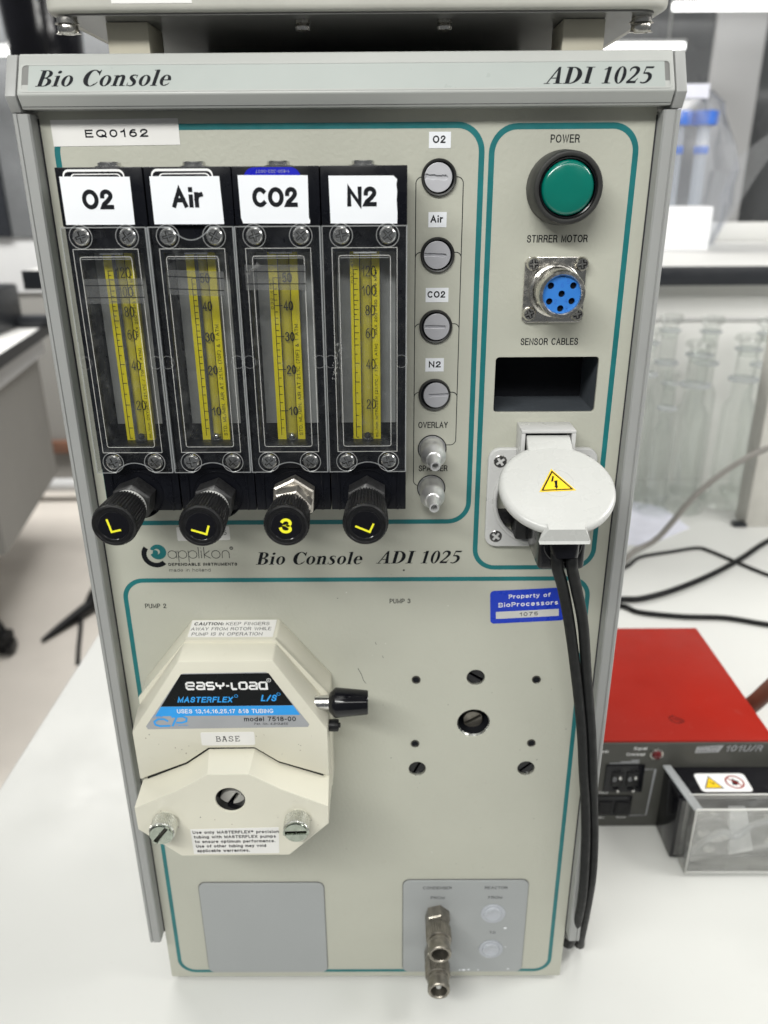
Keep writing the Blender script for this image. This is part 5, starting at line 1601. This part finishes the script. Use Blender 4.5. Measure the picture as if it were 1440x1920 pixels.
for x, y, h, r, lb in ((395, 800, 250, 19, 'glass vessel nearest the console rail under the shelf, partly hidden'),
                       (435, 835, 262, 20, 'slim glass vessel second from the console rail under the shelf'),
                       (462, 780, 236, 24, 'wide glass vessel standing in front of the others, middle of the row'),
                       (500, 845, 258, 20, 'glass vessel at the back, right of the wide one'),
                       (540, 800, 240, 24, 'wide glass vessel just left of the shelf upright'),
                       (585, 840, 255, 22, 'glass vessel partly hidden behind the shelf upright'),
                       (418, 760, 200, 15, 'shortest glass vessel, front left of the group under the shelf'),
                       (640, 800, 250, 22, 'glass vessel right of the shelf upright, at the edge of the view')):
    cylinder(x, y, h, r, lb)

# things on the shelf
o = M().box(479, 596, 1151, 1231, 348.9, 423, mat('white_carton', (0.82, 0.82, 0.84), 0.6), 1.0).obj('white_box')
tag(o, 'small white box on the shelf beside the console header', 'box')
for x, y, lb in ((557, 1272, 'blue-capped plastic tube, left one, in the bag on the shelf'), (605, 1274, 'blue-capped plastic tube, right one, in the bag on the shelf')):
    t = thing('capped_tube', lb, 'plastic tube', (x, y, 352), 'blue-capped tubes in the plastic bag')
    F = frame((x, y, 352), (1, 0, 0), (0, 1, 0), (0, 0, 1))
    M(F).lathe([(0, 0), (9, 2), (11, 20), (11, 214)], TUBEM, seg=28).obj('tube_body', t)
    M(F).lathe([(12.5, 160), (13, 161), (13, 172), (12.5, 173)], BLUECAP, seg=28).obj('blue_ring', t)
    M(F).lathe([(22, 208), (23, 209), (23, 230), (21, 232), (0, 232)], BLUECAP, seg=40).obj('screw_cap', t)
BG = M()
def bagrow(z, x0, x1, y0, y1, k):
    r = random.Random(k)
    n = 28
    out = []
    for i in range(n):
        a = 2 * pi * i / n
        cx, cy = (x0 + x1) / 2, (y0 + y1) / 2
        q = 1 + r.uniform(-.11, .09) + 0.07 * math.sin(5 * a + k)
        out.append((cx + (x1 - x0) / 2 * math.copysign(abs(math.cos(a)) ** .6, math.cos(a)) * q, cy + (y1 - y0) / 2 * math.copysign(abs(math.sin(a)) ** .6, math.sin(a)) * q, z))
    return out
rows = [(349.4, 462, 657, 1248, 1346), (374, 456, 674, 1245, 1357), (425, 459, 676, 1245, 1360), (483, 462, 674, 1245, 1355), (529, 462, 663, 1248, 1350), (563, 468, 650, 1246, 1346), (597, 470, 636, 1246, 1340), (618, 473, 612, 1252, 1332), (625, 485, 590, 1268, 1318)]
vs, fs = [], []
for k, rw in enumerate(rows):
    vs += bagrow(*rw, k)
for k in range(len(rows) - 1):
    for i in range(28):
        fs.append((k * 28 + i, k * 28 + (i + 1) % 28, (k + 1) * 28 + (i + 1) % 28, (k + 1) * 28 + i))
fs.append(tuple(range((len(rows) - 1) * 28, len(rows) * 28)))
BG.add(vs, fs, BAGM)
bg_t = thing('plastic_bag', 'translucent plastic bag holding blue-capped tubes on the shelf', 'plastic bag', (565, 1300, 349))
BG.obj('bag_film', bg_t, 22)
m = M()
m.add([(657, 1288, 437), (674, 1277, 506), (731, 1265, 551), (800, 1254, 609), (789, 1265, 574), (731, 1282, 494), (685, 1300, 391), (674, 1311, 368)], [(0, 1, 2, 5), (2, 3, 4, 5), (0, 5, 6, 7)], BAGM)
m.obj('bag_flap', bg_t, 60)
m = M().box(470, 594, 1243, 1245, 602, 625, BLUECARD)
m.obj('bag_header', bg_t)

# ------------------------------------------------------------------ the room behind
o = M().box(-5000, 4000, -1500, 3205, -890, -880, FLOOR).obj('floor'); tag(o, kind='structure')
o = M().box(-4000, 4000, 3200, 3260, -880, 40, WALLG).obj('wall_lower'); tag(o, kind='structure')
o = M().box(-4000, 4000, 3190, 3260, 40.5, 268, WALLW).obj('wall_sill_band'); tag(o, kind='structure')
WN = thing('window_wall', 'dark interior window band with pale mullions behind the whole bench', 'window', (0, 3200, 268))
for x0, x1 in ((-3990, -1640), (-1560, -900), (-820, 60), (140, 1290), (1480, 2400)):
    M().box(x0, x1, 3180, 3190, 270, 1700, DARKGLASS).obj('pane', WN)
for x0, x1 in ((-1638, -1562), (-898, -822), (62, 138)):
    M().box(x0, x1, 3170, 3195, 270, 1700, BLKEDGE).obj('mullion', WN)
M().box(1292, 1478, 3150, 3195, 270, 1700, WALLW).obj('white_column', WN)
M().box(1480, 4000, 3185, 3195, 268, 420, BLKEDGE).obj('dark_sill', WN)
for x0, x1, z, lb in ((760, 1120, 926, 'bright linear lamp just above the right end of the console header'),
                      (1060, 1900, 1052, 'bright linear lamp at the upper right corner of the picture'),
                      (-2200, -1370, 926, 'bright linear lamp at the left edge, level with the console header'),
                      (1560, 1900, 800, 'short bright linear lamp right of the white column')):
    t = thing('linear_lamp', lb, 'lamp', ((x0 + x1) / 2, 3000, z), 'linear lamps far behind the console')
    M().box(x0, x1, 2985, 3015, z - 10, z + 12, LAMPM, 3).obj('tube', t)
    M().box(x0, x1, 2980, 3020, z + 13, z + 22, WALLW).obj('reflector', t)
    for xx in (x0 + 60, x1 - 60):
        M().box(xx - 3, xx + 3, 2997, 3003, z + 22.5, 1900, RAIL).obj('hanger', t)
o = M().box(-4000, 4000, -1500, 3260, 1900, 1910, WALLW).obj('ceiling'); tag(o, kind='structure')
# dark equipment at the upper left
t = thing('dark_instrument', 'dark rounded instrument with a pale round knob, upper left behind the console', 'instrument', (-1200, 2400, 600))
M().at(frame((-1010, 2400, 560), (1, 0, 0), (0, 1, 0), (0, 0, 1))).lathe([(0, 150), (70, 160), (105, 210), (110, 330), (120, 480), (130, 700)], BLACKGL, seg=32).obj('dark_shell', t)
M().at(frame((-930, 2270, 748), (1, 0, 0), (0, 1, 0), (0, 0, 1))).lathe([(24 * math.sin(pi * k / 8), -24 * math.cos(pi * k / 8)) for k in range(9)], WHITEPL, seg=20).obj('round_knob', t)
M().box(-1013, -1007, 2397, 2403, 1250, 1899, BLKEDGE).obj('hanging_rod', t)

# bench on the left
BN = thing('side_bench', 'white bench with a black edge, far left beyond the table', 'bench', (-1900, 2300, 0))
M().prism([(-4000, 1500), (-1065, 1500), (-1226, 2600), (-4000, 2600)], -28, 0, SHELF, 0).obj('bench_top', BN)
m = M()
m.prism([(-1064, 1500), (-1058, 1500), (-1219, 2604), (-1225, 2604)], -34, 4, BLKEDGE)
m.obj('bench_edge', BN)
M().prism([(-3900, 1560), (-1085, 1560), (-1240, 2560), (-3900, 2560)], -100, -29, WALLW, 0).obj('apron', BN)
M().prism([(-3880, 1800), (-1130, 1800), (-1262, 2540), (-3880, 2540)], -560, -101, WALLG, 0).obj('cabinet', BN)
o = M().box(-1640, -1290, 2250, 2550, 1, 150, BLKEDGE, 12).obj('black_case')
tag(o, 'black case standing on the white side bench at the left edge', 'case')
o = M().box(-1900, -1080, 2490, 2560, 4, 40, BLKEDGE, 5).obj('black_bar')
o2 = tag(o, 'flat black bar across the far end of the side bench', 'bar')
bp_ = thing('wall_rail', 'brown protective rail with a pale joint low on the grey wall', 'wall rail', (-1900, 3190, -650))
M().box(-4000, -1785, 3170, 3199, -690, -630, BROWN, 4).obj('rail_length', bp_)
M().box(-1765, 0, 3170, 3199, -690, -630, BROWN, 4).obj('rail_length', bp_)
M().box(-1784, -1766, 3172, 3199, -692, -628, WALLW, 2).obj('joint_cover', bp_)
o = M().tube([(-4000, 3050, -800), (-1500, 3050, -800), (500, 3050, -800)], 30, WALLW, seg=20, sub=2).obj('white_pipe')
tag(o, 'white horizontal pipe just above the floor at the foot of the grey wall', 'pipe')
# castor and chair parts on the floor
CH = thing('castor_wheel', 'black twin castor wheel on the floor at the left edge', 'castor', (-1180, 1760, -880))
for dx in (-16, 10):
    F = frame((-1176 + dx, 1760, -852), (0, 1, 0), (0, 0, 1), (1, 0, 0))
    M(F).lathe([(0, 0), (22, 0), (28, 3), (28, 18), (22, 22), (0, 22)], BLACKGL, seg=32).obj('wheel', CH)
M().box(-1196, -1150, 1735, 1790, -850, -806, BLACKPL, 8).obj('fork', CH)
M().tube([(-1176, 1765, -815), (-1200, 1780, -780), (-1300, 1830, -740)], 14, BLACKPL, seg=14).obj('stem', CH)
CB = thing('chair_base', 'black tapering chair base arm on the floor beyond the left edge of the table', 'chair base', (-900, 1950, -880))
M().tube([(-1084, 1816, -870), (-1052, 1888, -864), (-1010, 1980, -857), (-960, 2090, -847), (-890, 2250, -832)], 20, BLACKPL, seg=14, radii=[6, 15, 22, 25, 26], flat=.8).obj('base_arm', CB)
M().tube([(-1003, 2000, -850), (-975, 2055, -806), (-930, 2140, -790), (-860, 2290, -785)], 20, BLACKPL, seg=14, radii=[12, 20, 24, 26], flat=.8).obj('base_hub', CB)
M().tube([(-1012, 1965, -865), (-985, 1880, -871), (-955, 1780, -873), (-925, 1690, -873)], 7, BLACKPL, seg=10).obj('foot_bar', CB)

bpy.context.view_layer.update()
